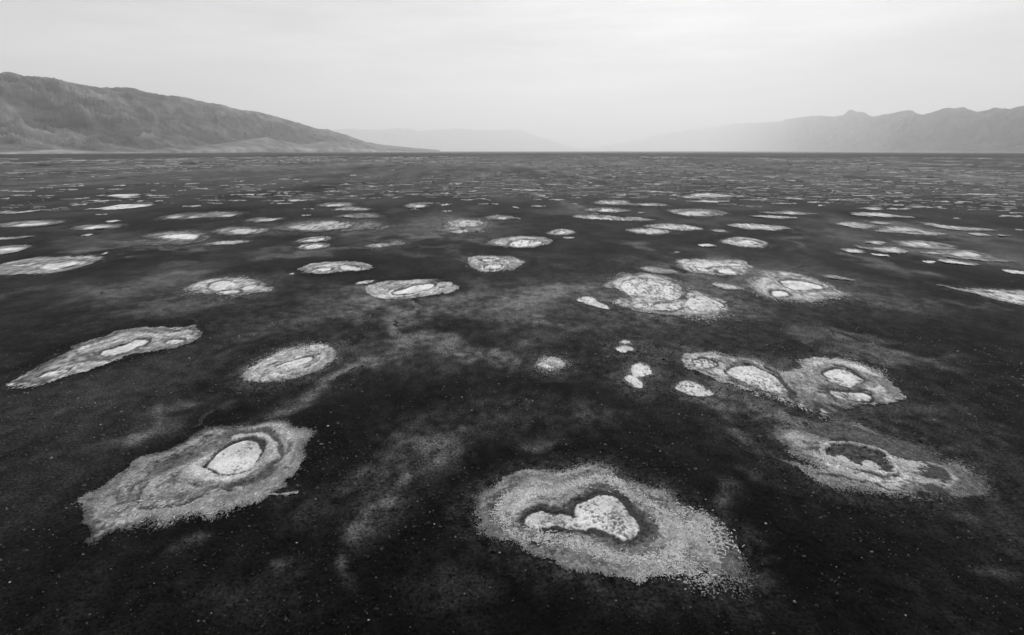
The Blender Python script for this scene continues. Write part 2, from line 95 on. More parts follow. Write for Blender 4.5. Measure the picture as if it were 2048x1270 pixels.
 {'out': [(10.92,64.63),(12.21,68.0),(13.68,70.18),(15.25,70.94),(16.92,71.33),(18.56,70.18),(19.35,67.3),(20.13,65.28),(19.64,62.15),(20.77,62.15),(21.32,60.41),(21.99,57.69),(21.81,54.72),(21.02,52.89),(19.27,52.02),(17.64,51.38),(16.29,51.6),(14.27,52.02),(13.05,52.89),(11.53,53.79),(10.6,54.72),(10.69,56.67),(11.72,58.75),(12.19,59.84),(11.79,62.15)],'label': 'largest mid-distance salt pan,right of centre,with crazed white floors in three lobes','floors': [[(12.66,64.63),(13.91,67.3),(15.65,68.35),(17.01,67.65),(18.42,66.61),(19.5,64.63),(18.75,60.98),(17.29,58.22),(16.08,57.59),(14.85,58.48),(13.89,59.57),(12.57,60.41),(12.46,62.75)],[(18.05,57.18),(19.25,59.02),(20.55,59.29),(21.21,57.69),(21.53,55.68),(20.61,54.49),(19.04,54.25),(17.67,53.79),(17.2,54.72)],[(13.84,54.72),(14.75,55.92),(16.16,56.42),(17.1,55.68),(16.26,54.02),(14.72,53.79)],[(12.16,55.68),(12.95,56.42),(13.79,56.17),(13.32,55.2),(12.51,54.96)]],'tone': 0.5,'fade': 0.07500000000000001,'bands': [([(19.46,66.61),(19.9,63.99),(18.86,60.41),(17.69,58.22)],0.4,0.12),([(12.19,65.28),(12.24,61.56),(13.37,59.02)],0.3,0.36),([(13.73,54.25),(14.61,53.34),(16.44,53.79)],0.3,0.12)],'name': 'salt_pan','gap': 0.36,'rim': 0.16,'ftone': 0.68,'group': 'ringed salt pans in the middle distance','cat': 'salt pan','mottle': 0.14},
 {'out': [(6.55,57.69),(7.52,59.29),(8.69,59.02),(9.14,56.67),(9.8,55.2),(9.47,53.93),(8.46,54.63),(7.39,56.07)],'label': 'small bright salt patch at the left foot of the largest mid-distance pan','floors': [[(6.81,57.69),(7.62,59.02),(8.59,58.75),(9.01,56.67),(9.66,55.1),(9.34,54.25),(8.57,54.96),(7.57,56.42)]],'tone': 0.2,'fade': 0.11199999999999999,'name': 'salt_patch','gap': 0.1,'rim': 0.02,'ftone': 0.6,'cat': 'salt patch','mottle': 0.12},
 {'out': [(16.9,74.98),(18.61,75.83),(19.98,74.55),(21.14,73.31),(21.5,71.72),(19.7,70.94),(18.04,71.33),(17.28,72.91)],'label': 'dull grey salt patch above the largest mid-distance pan','tone': 0.24,'fade': 0.11199999999999999,'name': 'salt_patch','gap': 0.12,'rim': 0.25,'ftone': 0.74,'cat': 'salt patch','mottle': 0.12},
 {'out': [(23.36,65.28),(24.37,66.07),(25.44,64.95),(26.12,63.68),(26.22,62.45),(24.56,62.15),(23.67,63.24)],'label': 'soft white salt patch in the dark gap between the clustered pans','floors': [[(24.05,65.15),(25.03,64.63),(25.67,63.24),(24.92,62.75),(24.11,63.68)]],'tone': 0.26,'fade': 0.13999999999999999,'name': 'salt_patch','gap': 0.12,'rim': 0.02,'ftone': 0.55,'cat': 'salt patch','mottle': 0.12},
 {'out': [(38.77,69.81),(40.15,70.33),(41.02,69.08),(41.54,67.3),(40.15,67.51),(39.05,68.28)],'label': 'thin grey salt patch behind the upper right of the lens-floored pan','tone': 0.26,'fade': 0.13999999999999999,'name': 'salt_patch','gap': 0.12,'rim': 0.25,'ftone': 0.74,'cat': 'salt patch','mottle': 0.12},
 {'out': [(49.75,64.63),(50.35,63.87),(50.85,62.45),(53.07,62.75),(54.69,62.15),(57.17,61.79),(58.04,60.41),(56.92,57.69),(53.59,55.44),(52.01,55.83),(50.96,56.82),(50.7,58.91),(50.66,60.58),(49.87,62.27)],'label': 'bright streaked salt pan running off the right edge','floors': [[(52.81,60.69),(54.53,60.29),(55.7,59.29),(55.61,57.69),(53.65,57.69),(52.57,58.75)]],'tone': 0.36,'fade': 0.09,'bands': [([(52.26,60.69),(53.71,60.12),(55.26,59.4)],0.3,0.1),([(52.08,59.29),(52.69,58.11),(53.37,56.92)],0.3,0.1)],'name': 'salt_pan','gap': 0.15,'rim': 0.14,'ftone': 0.66,'group': 'ringed salt pans in the middle distance','cat': 'salt pan','mottle': 0.12},
 {'out': [(64.33,73.47),(65.53,73.15),(66.27,72.11),(66.71,70.79),(64.8,70.64),(63.96,71.48)],'label': 'narrow white salt streak cut by the right edge,above the streaked pan','tone': 0.55,'fade': 0.041999999999999996,'name': 'salt_streak','gap': 0.12,'rim': 0.25,'ftone': 0.74,'cat': 'salt streak','mottle': 0.12},
 {'out': [(52.26,89.56),(54.13,90.4),(55.02,89.21),(54.6,87.24),(52.51,86.23),(52.0,87.35)],'label': 'small white salt pan with a dark upper rim,left foot of the right-hand cluster','floors': [[(52.52,88.97),(54.05,89.56),(54.34,88.04),(52.9,86.9),(52.32,87.58)]],'tone': 0.4,'fade': 0.06,'name': 'salt_pan','gap': 0.12,'rim': 0.2,'ftone': 0.72,'group': 'ringed salt pans in the middle distance','cat': 'salt pan','mottle': 0.12},
 {'out': [(54.59,85.57),(55.72,85.24),(56.23,83.96),(54.73,83.65)],'label': 'short white salt streak under the right-hand cluster,its left one','tone': 0.6,'fade': 0.027999999999999997,'name': 'salt_streak','gap': 0.12,'rim': 0.25,'ftone': 0.74,'cat': 'salt streak','mottle': 0.12},
 {'out': [(57.94,79.18),(59.29,79.85),(59.64,79.09),(58.23,78.34)],'label': 'tiny white salt lens under the right-hand cluster,between two streaks','tone': 0.62,'fade': 0.027999999999999997,'name': 'salt_streak','gap': 0.12,'rim': 0.25,'ftone': 0.74,'cat': 'salt streak','mottle': 0.12},
 {'out': [(61.09,80.62),(62.85,80.81),(63.65,79.28),(64.49,77.43),(62.39,76.71),(61.14,77.79),(60.49,78.81)],'label': 'long white salt streak with a dark upper edge under the right-hand cluster','floors': [[(61.11,79.65),(62.67,79.85),(63.5,78.16),(63.8,77.43),(62.25,77.43),(61.34,78.53)]],'tone': 0.4,'fade': 0.055999999999999994,'name': 'salt_streak','gap': 0.12,'rim': 0.18,'ftone': 0.7,'cat': 'salt streak','mottle': 0.12},
 {'out': [(60.21,97.29),(62.92,98.57),(63.84,96.6),(61.78,94.32),(60.68,95.24)],'label': 'pale salt patch at the upper left of the right-hand cluster','floors': [[(60.9,97.02),(62.61,97.72),(62.82,96.33),(61.34,95.65)]],'tone': 0.32,'fade': 0.11199999999999999,'name': 'salt_patch','gap': 0.12,'rim': 0.02,'ftone': 0.6,'cat': 'salt patch','mottle': 0.12},
 {'out': [(56.61,93.66),(57.66,91.63),(59.54,91.38),(61.87,91.88),(61.93,89.21),(60.59,86.45),(58.72,85.79),(57.71,86.9),(57.05,88.97),(56.34,90.77)],'label': 'pale salt pan,middle left of the right-hand cluster,with a trailing left tail','floors': [[(58.8,89.56),(61.16,90.77),(61.0,88.39),(59.44,86.9),(58.48,87.81)],[(56.89,91.01),(57.83,89.92),(57.14,89.44)]],'tone': 0.32,'fade': 0.09,'name': 'salt_pan','gap': 0.12,'rim': 0.15,'ftone': 0.58,'group': 'ringed salt pans in the middle distance','cat': 'salt pan','mottle': 0.12},
 {'out': [(65.41,97.72),(67.91,98.57),(70.91,99.14),(72.35,96.88),(72.71,94.18),(71.39,90.77),(68.1,88.74),(66.58,89.92),(65.02,91.14),(64.25,93.02)],'label': 'broad salt pan along the top of the right-hand cluster','floors': [[(66.16,95.92),(68.93,96.88),(70.15,94.98),(67.86,92.89),(65.86,93.28)]],'tone': 0.34,'fade': 0.09,'bands': [([(71.25,94.32),(71.16,92.64)],0.5,0.05),([(65.62,97.72),(65.58,96.33)],0.5,0.06)],'name': 'salt_pan','gap': 0.2,'rim': 0.12,'ftone': 0.62,'group': 'ringed salt pans in the middle distance','cat': 'salt pan','mottle': 0.12},
 {'out': [(62.22,86.45),(65.66,88.62),(68.53,89.32),(70.81,89.21),(71.91,87.58),(71.37,84.49),(70.54,81.21),(71.98,79.94),(69.65,79.28),(67.56,79.75),(65.62,80.91),(64.18,82.61),(63.65,84.71)],'label': 'wide bright salt pan at the right end of the right-hand cluster','floors': [[(66.55,85.57),(69.71,87.24),(70.77,86.12),(70.01,83.96),(67.77,83.23),(66.08,83.44)],[(62.95,86.68),(64.99,87.13),(65.43,86.12),(63.51,85.57)]],'tone': 0.33,'fade': 0.10500000000000001,'bands': [([(70.78,88.39),(71.15,86.12),(69.97,83.44),(68.26,82.21)],0.35,0.12)],'name': 'salt_pan','gap': 0.15,'rim': 0.2,'ftone': 0.66,'group': 'ringed salt pans in the middle distance','cat': 'salt pan','mottle': 0.12},
 {'out': [(35.74,97.72),(38.85,101.51),(41.56,102.73),(43.11,100.46),(43.48,96.19),(41.63,92.38),(39.38,91.38),(37.75,92.38),(36.42,94.32)],'label': 'neat oval salt pan right of centre with one clear white floor,standing alone','floors': [[(38.22,96.88),(40.61,99.14),(41.68,98.57),(41.62,96.05),(39.5,94.71)]],'tone': 0.36,'fade': 0.06,'bands': [([(36.66,95.51),(38.25,93.66),(40.36,93.28)],0.35,0.5)],'name': 'salt_pan','gap': 0.12,'rim': 0.2,'ftone': 0.74,'group': 'ringed salt pans in the middle distance','cat': 'salt pan','mottle': 0.12},
 {'out': [(30.76,94.18),(32.77,95.24),(33.57,93.15),(31.75,92.13)],'label': 'small white salt lens left of the neat oval pan','tone': 0.6,'fade': 0.041999999999999996,'name': 'salt_patch','gap': 0.12,'rim': 0.25,'ftone': 0.74,'cat': 'salt patch','mottle': 0.12},
 {'out': [(-37.42,97.72),(-37.26,100.91),(-36.2,103.04),(-34.36,103.67),(-32.27,101.66),(-32.26,98.42),(-33.96,97.02),(-35.73,96.6)],'label': 'upper of two stacked small ringed salt pans left of centre','floors': [[(-36.33,98.28),(-35.6,100.61),(-33.72,101.66),(-33.45,99.43),(-34.93,98.0)]],'tone': 0.3,'fade': 0.09,'name': 'salt_pan','gap': 0.12,'rim': 0.3,'ftone': 0.7,'group': 'ringed salt pans in the middle distance','cat': 'salt pan','mottle': 0.12},
 {'out': [(-34.47,90.77),(-34.99,93.92),(-33.87,95.51),(-32.06,95.78),(-30.15,93.66),(-30.17,91.14),(-31.38,89.92),(-33.09,89.68)],'label': 'lower of two stacked small ringed salt pans left of centre','floors': [[(-33.69,91.38),(-33.66,93.66),(-32.31,94.58),(-30.95,93.28),(-31.26,91.38),(-32.42,90.65)]],'tone': 0.33,'fade': 0.07500000000000001,'name': 'salt_pan','gap': 0.12,'rim': 0.3,'ftone': 0.72,'group': 'ringed salt pans in the middle distance','cat': 'salt pan','mottle': 0.12},
 {'out': [(-24.2,92.64),(-23.22,94.98),(-21.02,95.51),(-19.86,93.92),(-20.76,91.38),(-22.58,91.38)],'label': 'speckled salt patch left of the small black-holed crater','floors': [[(-22.73,92.89),(-21.41,93.4),(-21.3,92.01)]],'tone': 0.3,'fade': 0.16799999999999998,'name': 'salt_patch','gap': 0.12,'rim': 0.1,'ftone': 0.55,'cat': 'salt patch','mottle': 0.12},
 {'out': [(-20.88,96.33),(-20.01,99.0),(-18.63,98.0),(-17.91,94.58),(-19.11,93.28),(-20.48,93.92)],'label': 'small salt crater with a black hole near the centre','tone': 0.16,'fade': 0.22399999999999998,'pools': [[(-20.49,97.02),(-19.66,98.28),(-18.71,97.57),(-19.28,96.33)]],'name': 'salt_crater','gap': 0.12,'rim': 0.25,'ftone': 0.74,'cat': 'salt crater','mottle': 0.12},
 {'out': [(-51.46,94.98),(-50.73,97.29),(-48.9,98.85),(-45.38,98.28),(-46.26,95.51),(-47.95,93.79)],'label': 'pointed salt patch right below the white-floored left pan','floors': [[(-50.34,95.24),(-49.32,96.6),(-47.4,96.6),(-47.92,94.58)]],'tone': 0.32,'fade': 0.09,'name': 'salt_pan','gap': 0.12,'rim': 0.05,'ftone': 0.6,'group': 'ringed salt pans in the middle distance','cat': 'salt pan','mottle': 0.12},
 {'out': [(-66.35,102.42),(-68.17,107.25),(-66.62,109.83),(-63.69,111.08),(-59.18,108.96),(-55.62,104.78),(-53.77,99.43),(-54.18,94.58),(-57.08,94.18),(-59.67,93.66),(-62.07,94.18),(-63.59,96.6),(-61.45,97.29),(-62.74,100.16)],'label': 'grey salt pan at left with a solid bright white floor','floors': [[(-64.12,103.99),(-62.99,106.42),(-60.69,106.91),(-57.81,104.78),(-56.31,100.91),(-58.75,100.91),(-62.12,102.12)]],'tone': 0.17,'fade': 0.10500000000000001,'bands': [([(-64.33,102.42),(-59.92,98.71),(-56.09,97.29),(-54.98,100.91)],0.35,0.09),([(-58.56,100.16),(-56.95,100.46),(-56.49,101.66)],0.3,0.05)],'name': 'salt_pan','gap': 0.03,'rim': 0.2,'ftone': 0.78,'group': 'ringed salt pans in the middle distance','cat': 'salt pan','mottle': 0.12},
 {'out': [(-82.87,88.39),(-84.15,91.63),(-83.47,92.26),(-82.51,93.53),(-80.77,93.92),(-78.79,92.64),(-77.19,89.32),(-76.73,86.9),(-76.95,84.71),(-79.22,85.35)],'label': 'white-floored salt pan cut by the left edge,lower of two there','floors': [[(-81.31,88.39),(-81.46,89.92),(-80.7,91.38),(-78.84,91.38),(-78.08,89.21),(-78.86,87.81),(-79.62,86.9)]],'tone': 0.3,'fade': 0.06,'name': 'salt_pan','gap': 0.12,'rim': 0.24,'ftone': 0.72,'group': 'ringed salt pans in the middle distance','cat': 'salt pan','mottle': 0.12},
 {'out': [(-93.34,100.61),(-92.25,102.42),(-90.98,103.04),(-89.52,103.2),(-89.26,105.11),(-87.78,103.99),(-88.11,101.51),(-89.92,99.72)],'label': 'thin white salt streak cut by the left edge,upper of two there','floors': [[(-93.16,100.91),(-91.59,101.66),(-90.45,102.42),(-89.1,102.42),(-90.56,100.46)]],'tone': 0.3,'fade': 0.055999999999999994,'name': 'salt_streak','gap': 0.12,'rim': 0.03,'ftone': 0.66,'cat': 'salt streak','mottle': 0.12},
 {'out': [(-62.15,85.35),(-62.49,86.9),(-61.72,86.12),(-61.53,84.81)],'label': 'tiny white salt chip right of the wide left-edge pan','tone': 0.5,'fade': 0.027999999999999997,'name': 'salt_patch','gap': 0.12,'rim': 0.25,'ftone': 0.74,'cat': 'salt patch','mottle': 0.12},
 {'out': [(-79.57,105.27),(-79.47,107.25),(-78.11,105.27)],'label': 'tiny salt chip left of the white-floored grey pan','tone': 0.4,'fade': 0.027999999999999997,'name': 'salt_patch','gap': 0.12,'rim': 0.25,'ftone': 0.74,'cat': 'salt patch','mottle': 0.12},
 {'out': [(-28.15,70.79),(-27.91,71.25),(-27.63,70.41)],'label': 'tiny white salt chip left of the wedge-floored pan','tone': 0.5,'fade': 0.027999999999999997,'name': 'salt_patch','gap': 0.12,'rim': 0.25,'ftone': 0.74,'cat': 'salt patch','mottle': 0.12},
 {'out': [(-107.55,118.34),(-109.6,122.5),(-109.2,125.9),(-107.1,128.7),(-103.7,129.4),(-98.4,125.9),(-97.2,121.0),(-98.43,117.94),(-101.22,116.34)],'label': 'long salt pan at far left with a spindle-shaped white floor','floors': [[(-105.06,119.99),(-104.3,122.5),(-102.3,124.1),(-99.8,123.9),(-99.3,120.6),(-100.83,118.34)]],'tone': 0.25,'fade': 0.0675,'name': 'salt_pan','gap': 0.12,'rim': 0.2,'ftone': 0.7,'group': 'flat salt pans farther out','cat': 'salt pan','mottle': 0.12},
 {'out': [(-89.22,115.95),(-89.92,119.36),(-88.4,121.3),(-85.6,121.9),(-82.8,121.5),(-80.08,115.95),(-82.46,114.98),(-83.73,112.53),(-85.86,113.09)],'label': 'grey-ringed salt pan left,with a small bright floor near its left end','floors': [[(-86.55,115.95),(-86.85,118.34),(-84.42,118.95),(-82.82,117.94),(-83.5,115.75),(-84.57,114.41)]],'tone': 0.2,'fade': 0.081,'name': 'salt_pan','gap': 0.12,'rim': 0.2,'ftone': 0.72,'group': 'flat salt pans farther out','cat': 'salt pan','mottle': 0.12},
 {'out': [(-89.4,125.7),(-90.1,128.5),(-88.0,128.5),(-87.4,126.1),(-87.8,124.8)],'label': 'small white salt streak just behind the grey-ringed left pan','tone': 0.5,'fade': 0.041999999999999996,'name': 'salt_streak','gap': 0.12,'rim': 0.25,'ftone': 0.74,'cat': 'salt streak','mottle': 0.12},
 {'out': [(-114.1,153.3),(-112.9,157.1),(-113.6,162.6),(-113.7,167.6),(-110.9,168.8),(-108.6,170.4),(-103.1,165.6),(-103.1,160.0),(-104.3,155.4),(-105.8,152.7),(-110.6,154.7)],'label': 'large solid white salt flat with a ragged outline,far left','tone': 0.55,'fade': 0.02025,'name': 'salt_pan','gap': 0.12,'rim': 0.25,'ftone': 0.74,'group': 'flat salt pans farther out','cat': 'salt pan','mottle': 0.12},
 {'out': [(-131.3,146.9),(-131.7,150.4),(-125.5,145.7),(-126.6,148.1),(-126.1,150.7),(-124.7,152.3),(-123.0,148.5),(-124.0,145.4),(-124.9,143.9),(-128.5,145.1)],'label': 'broken row of white salt scraps at the far left edge','tone': 0.5,'fade': 0.0675,'name': 'salt_patch','gap': 0.12,'rim': 0.25,'ftone': 0.74,'group': 'flat salt pans farther out','cat': 'salt patch','mottle': 0.12},
 {'out': [(-140.3,201.5),(-141.3,208.6),(-135.2,210.5),(-130.7,202.1),(-132.5,199.3),(-125.8,197.1),(-128.9,191.7),(-132.7,196.0)],'label': 'two-tongued white salt flat,far left,behind the large solid one','tone': 0.55,'fade': 0.027000000000000003,'name': 'salt_pan','gap': 0.12,'rim': 0.25,'ftone': 0.74,'group': 'flat salt pans farther out','cat': 'salt pan','mottle': 0.12},
 {'out': [(-81.9,132.9),(-83.0,139.0),(-81.5,144.5),(-76.3,146.6),(-70.7,146.9),(-67.0,142.7),(-66.7,136.5),(-71.3,133.9),(-75.2,131.9)],'label': 'long grey salt pan left of centre with three white scraps in line','floors': [[(-81.0,134.2),(-80.1,136.5),(-78.2,136.0),(-78.2,133.1)],[(-76.4,135.2),(-76.1,137.9),(-73.7,136.3),(-74.0,133.9)],[(-70.1,138.2),(-68.7,140.7),(-66.8,139.0),(-67.8,136.3)]],'tone': 0.17,'fade': 0.081,'name': 'salt_pan','gap': 0.12,'rim': 0.1,'ftone': 0.62,'group': 'flat salt pans farther out','cat': 'salt pan','mottle': 0.12},
 {'out': [(-58.22,110.36),(-58.58,115.56),(-56.55,117.73),(-52.26,116.74),(-48.11,113.46),(-47.2,107.76),(-49.29,106.08),(-51.93,105.27),(-55.3,106.91)],'label': 'busy grey salt pan with a broken white floor,right of the white-floored left pan','floors': [[(-55.19,111.62),(-54.42,114.22),(-50.73,112.9),(-49.72,108.1),(-51.62,107.08),(-53.61,109.3)]],'tone': 0.17,'fade': 0.09450000000000001,'name': 'salt_pan','gap': 0.25,'rim': 0.2,'ftone': 0.62,'group': 'flat salt pans farther out','cat': 'salt pan','mottle': 0.12},
 {'out': [(-59.8,128.9),(-59.9,134.4),(-56.7,133.7),(-53.4,133.7),(-52.5,128.9),(-54.4,125.4),(-55.8,124.8)],'label': 'narrow mottled salt pan with a white core,left of centre','floors': [[(-57.5,129.4),(-55.9,131.6),(-53.4,131.6),(-54.6,127.7)]],'tone': 0.2,'fade': 0.081,'name': 'salt_pan','gap': 0.15,'rim': 0.1,'ftone': 0.6,'group': 'flat salt pans farther out','cat': 'salt pan','mottle': 0.12},
 {'out': [(-48.39,114.03),(-48.6,120.4),(-48.1,126.1),(-44.8,128.7),(-40.4,129.9),(-34.7,127.5),(-30.1,125.7),(-24.87,119.36),(-25.17,114.03),(-27.86,110.72),(-32.62,110.36),(-37.46,110.36),(-41.89,111.26),(-45.06,111.26)],'label': 'broad mottled salt pan behind the two stacked small pans','floors': [[(-45.52,116.34),(-44.1,122.5),(-41.2,127.0),(-36.7,124.8),(-33.33,118.34),(-35.98,113.46),(-39.89,112.53)]],'tone': 0.16,'fade': 0.10800000000000001,'name': 'salt_pan','gap': 0.42,'rim': 0.1,'ftone': 0.5,'group': 'flat salt pans farther out','cat': 'salt pan','mottle': 0.12},
 {'out': [(-14.58,111.26),(-14.18,118.34),(-15.2,127.0),(-14.1,132.4),(-10.1,132.9),(-5.6,128.7),(-3.8,122.5),(-4.79,116.34),(-4.83,111.26),(-7.34,108.61),(-10.09,107.42),(-12.58,108.61)],'label': 'tall mottled salt pan with many grey bands,near the centre','floors': [[(-14.0,125.9),(-9.8,129.4),(-6.3,125.9),(-7.52,119.36),(-11.59,118.34)],[(-11.84,110.72),(-9.86,113.09),(-8.57,110.72),(-10.64,108.27)]],'tone': 0.17,'fade': 0.10800000000000001,'name': 'salt_pan','gap': 0.42,'rim': 0.1,'ftone': 0.52,'group': 'flat salt pans farther out','cat': 'salt pan','mottle': 0.12},
 {'out': [(-6.3,135.5),(-4.5,140.1),(-1.7,138.2),(0.5,135.7),(-1.1,130.1),(-3.3,129.4),(-5.4,131.4)],'label': 'small ringed salt pan behind the tall mottled one','floors': [[(-3.9,133.7),(-1.4,135.2),(-1.8,131.6)]],'tone': 0.22,'fade': 0.0675,'name': 'salt_pan','gap': 0.12,'rim': 0.15,'ftone': 0.62,'group': 'flat salt pans farther out','cat': 'salt pan','mottle': 0.12},
 {'out': [(-56.0,166.0),(-55.6,173.0),(-51.7,174.7),(-46.6,170.4),(-45.8,161.8),(-48.8,160.0),(-53.2,161.8)],'label': 'grey-ringed salt pan far out,left of centre,holding a white streak','floors': [[(-53.4,165.2),(-51.4,168.8),(-48.4,166.4),(-50.2,162.2)]],'tone': 0.2,'fade': 0.081,'name': 'salt_pan','gap': 0.12,'rim': 0.12,'ftone': 0.66,'group': 'flat salt pans farther out','cat': 'salt pan','mottle': 0.12},
 {'out': [(-47.8,153.3),(-45.4,161.4),(-41.0,157.8),(-37.8,153.7),(-40.6,149.7),(-44.9,151.3)],'label': 'thin pale salt pan just below the grey-ringed one left of centre','floors': [[(-46.7,153.0),(-45.1,154.3),(-44.0,152.7),(-45.8,152.0)]],'tone': 0.25,'fade': 0.09450000000000001,'name': 'salt_pan','gap': 0.12,'rim': 0.05,'ftone': 0.55,'group': 'flat salt pans farther out','cat': 'salt pan','mottle': 0.12},
 {'out': [(-41.9,138.2),(-39.4,143.0),(-36.0,144.5),(-31.1,137.1),(-33.2,132.6),(-37.4,133.4),(-40.3,135.2)],'label': 'dull grey salt pan with a white fleck,behind the broad mottled one','floors': [[(-40.3,137.9),(-38.9,138.7),(-38.2,137.3),(-38.9,136.3)]],'tone': 0.15,'fade': 0.09450000000000001,'name': 'salt_pan','gap': 0.12,'rim': 0.05,'ftone': 0.6,'group': 'flat salt pans farther out','cat': 'salt pan','mottle': 0.12},
 {'out': [(-30.7,164.5),(-29.9,173.4),(-26.2,171.3),(-23.7,162.6),(-25.5,157.5),(-28.4,158.2)],'label': 'far ringed salt pan near the centre with a white lower floor','floors': [[(-28.4,162.2),(-27.3,166.4),(-24.8,164.5),(-25.9,159.6)]],'tone': 0.2,'fade': 0.0675,'name': 'salt_pan','gap': 0.12,'rim': 0.15,'ftone': 0.62,'group': 'flat salt pans farther out','cat': 'salt pan','mottle': 0.12},
 {'out': [(24.7,174.7),(28.3,181.9),(32.9,183.8),(36.2,180.0),(35.5,171.7),(39.4,173.4),(43.9,172.1),(45.0,165.6),(39.0,163.7),(34.6,166.4),(29.4,165.6),(26.0,169.2)],'label': 'long bumpy salt pan far out,right of centre','floors': [[(27.2,174.7),(30.8,178.2),(32.6,175.5),(29.5,170.4)],[(36.4,168.4),(40.3,169.2),(43.2,166.4),(38.7,165.6)]],'tone': 0.28,'fade': 0.0675,'name': 'salt_pan','gap': 0.2,'rim': 0.06,'ftone': 0.58,'group': 'flat salt pans farther out','cat': 'salt pan','mottle': 0.12},
 {'out': [(19.2,153.7),(22.2,157.8),(26.2,158.9),(29.4,156.1),(31.2,150.4),(26.9,145.7),(23.4,145.7),(20.7,148.8)],'label': 'salt pan right of centre with a jagged dark line over its white floor','floors': [[(23.0,151.7),(25.5,155.0),(27.9,152.0),(25.1,148.5),(23.2,148.5)]],'tone': 0.24,'fade': 0.0675,'name': 'salt_pan','gap': 0.12,'rim': 0.22,'ftone': 0.7,'group': 'flat salt pans farther out','cat': 'salt pan','mottle': 0.12},
 {'out': [(14.4,136.5),(16.6,141.0),(19.8,140.4),(23.6,139.0),(25.3,135.0),(28.9,135.5),(30.6,132.4),(32.7,129.9),(28.0,128.2),(24.0,128.2),(21.0,130.1),(17.2,131.9)],'label': 'long drawn-out salt pan right of centre tapering to the right','floors': [[(17.4,133.1),(20.0,135.2),(22.1,133.4),(23.6,130.6),(20.6,131.1)]],'tone': 0.3,'fade': 0.054000000000000006,'name': 'salt_pan','gap': 0.12,'rim': 0.12,'ftone': 0.66,'group': 'flat salt pans farther out','cat': 'salt pan','mottle': 0.12},
 {'out': [(6.7,107.93),(8.37,112.35),(10.02,114.41),(11.36,112.72),(12.0,108.96),(10.25,106.08),(8.13,105.76)],'label': 'small domed salt pan right above the centre,with arched rings','floors': [[(8.24,107.93),(9.51,111.26),(10.4,109.83),(9.4,107.08)]],'tone': 0.3,'fade': 0.0675,'name': 'salt_pan','gap': 0.12,'rim': 0.22,'ftone': 0.68,'group': 'flat salt pans farther out','cat': 'salt pan','mottle': 0.12},
 {'out': [(9.28,102.42),(10.45,103.35),(11.3,102.12),(10.01,101.06)],'label': 'tiny white salt chip below the small domed pan','tone': 0.42,'fade': 0.055999999999999994,'name': 'salt_patch','gap': 0.12,'rim': 0.25,'ftone': 0.74,'cat': 'salt patch','mottle': 0.12},
 {'out': [(26.87,118.75),(29.6,121.0),(33.6,123.0),(36.6,121.3),(37.86,116.93),(38.14,114.22),(35.01,112.53),(32.05,112.53),(29.81,114.41),(28.3,116.54)],'label': 'upper right half of a twin white salt pan right of centre','floors': [[(29.52,117.33),(33.4,119.36),(35.42,117.33),(32.56,114.41)]],'tone': 0.38,'fade': 0.054000000000000006,'name': 'salt_pan','gap': 0.12,'rim': 0.05,'ftone': 0.62,'group': 'flat salt pans farther out','cat': 'salt pan','mottle': 0.12},
 {'out': [(22.44,112.53),(24.67,114.98),(27.82,115.56),(29.59,114.03),(30.58,110.72),(29.19,107.25),(26.01,105.76),(24.12,107.76),(22.85,109.65)],'label': 'lower left half of a twin white salt pan right of centre','floors': [[(23.48,111.62),(26.47,114.03),(28.69,112.9),(29.38,109.83),(26.6,107.25),(24.69,109.3)]],'tone': 0.34,'fade': 0.0675,'name': 'salt_pan','gap': 0.2,'rim': 0.1,'ftone': 0.6,'group': 'flat salt pans farther out','cat': 'salt pan','mottle': 0.12},
 {'out': [(45.3,120.4),(48.3,122.8),(51.6,123.0),(53.9,120.8),(55.83,118.75),(55.66,114.79),(51.45,111.8),(48.82,112.53),(46.57,114.98),(45.58,117.73)],'label': 'long pale salt pan right of centre,above the neat oval one','floors': [[(47.78,118.75),(51.4,119.99),(53.3,117.13),(50.26,114.79),(48.37,116.34)]],'tone': 0.38,'fade': 0.054000000000000006,'name': 'salt_pan','gap': 0.15,'rim': 0.12,'ftone': 0.62,'group': 'flat salt pans farther out','cat': 'salt pan','mottle': 0.12},
 {'out': [(39.27,112.16),(41.19,113.27),(41.87,110.72),(39.62,109.48)],'label': 'small pale salt patch left below the long pale pan','tone': 0.4,'fade': 0.11199999999999999,'name': 'salt_patch','gap': 0.12,'rim': 0.25,'ftone': 0.74,'cat': 'salt patch','mottle': 0.12},
 {'out': [(40.6,150.4),(44.9,154.3),(50.5,155.4),(53.6,152.7),(54.0,144.2),(50.9,139.3),(45.9,137.1),(42.4,137.1),(40.5,142.1)],'label': 'busy ringed salt pan right of centre with a broken white floor','floors': [[(41.8,145.7),(45.0,148.1),(48.4,148.8),(50.1,144.2),(46.2,139.8),(42.6,139.8)]],'tone': 0.22,'fade': 0.0675,'name': 'salt_pan','gap': 0.3,'rim': 0.2,'ftone': 0.62,'group': 'flat salt pans farther out','cat': 'salt pan','mottle': 0.12},
 {'out': [(57.2,196.0),(67.2,211.1),(73.6,213.6),(75.3,205.6),(82.3,200.4),(75.2,196.0),(66.5,192.8),(60.0,191.7)],'label': 'long white salt flat far out,right of centre','tone': 0.48,'fade': 0.0675,'name': 'salt_pan','gap': 0.12,'rim': 0.25,'ftone': 0.74,'group': 'flat salt pans farther out','cat': 'salt pan','mottle': 0.12},
 {'out': [(63.1,146.9),(67.7,147.8),(71.9,150.0),(73.3,146.3),(75.8,142.7),(70.8,139.8),(67.6,141.5),(64.3,144.5)],'label': 'slim salt pan at right,upper of two,with a bright floor under a dark line','floors': [[(68.0,144.8),(71.1,146.9),(71.8,144.2),(69.0,142.4)]],'tone': 0.27,'fade': 0.0675,'name': 'salt_pan','gap': 0.12,'rim': 0.2,'ftone': 0.7,'group': 'flat salt pans farther out','cat': 'salt pan','mottle': 0.12},
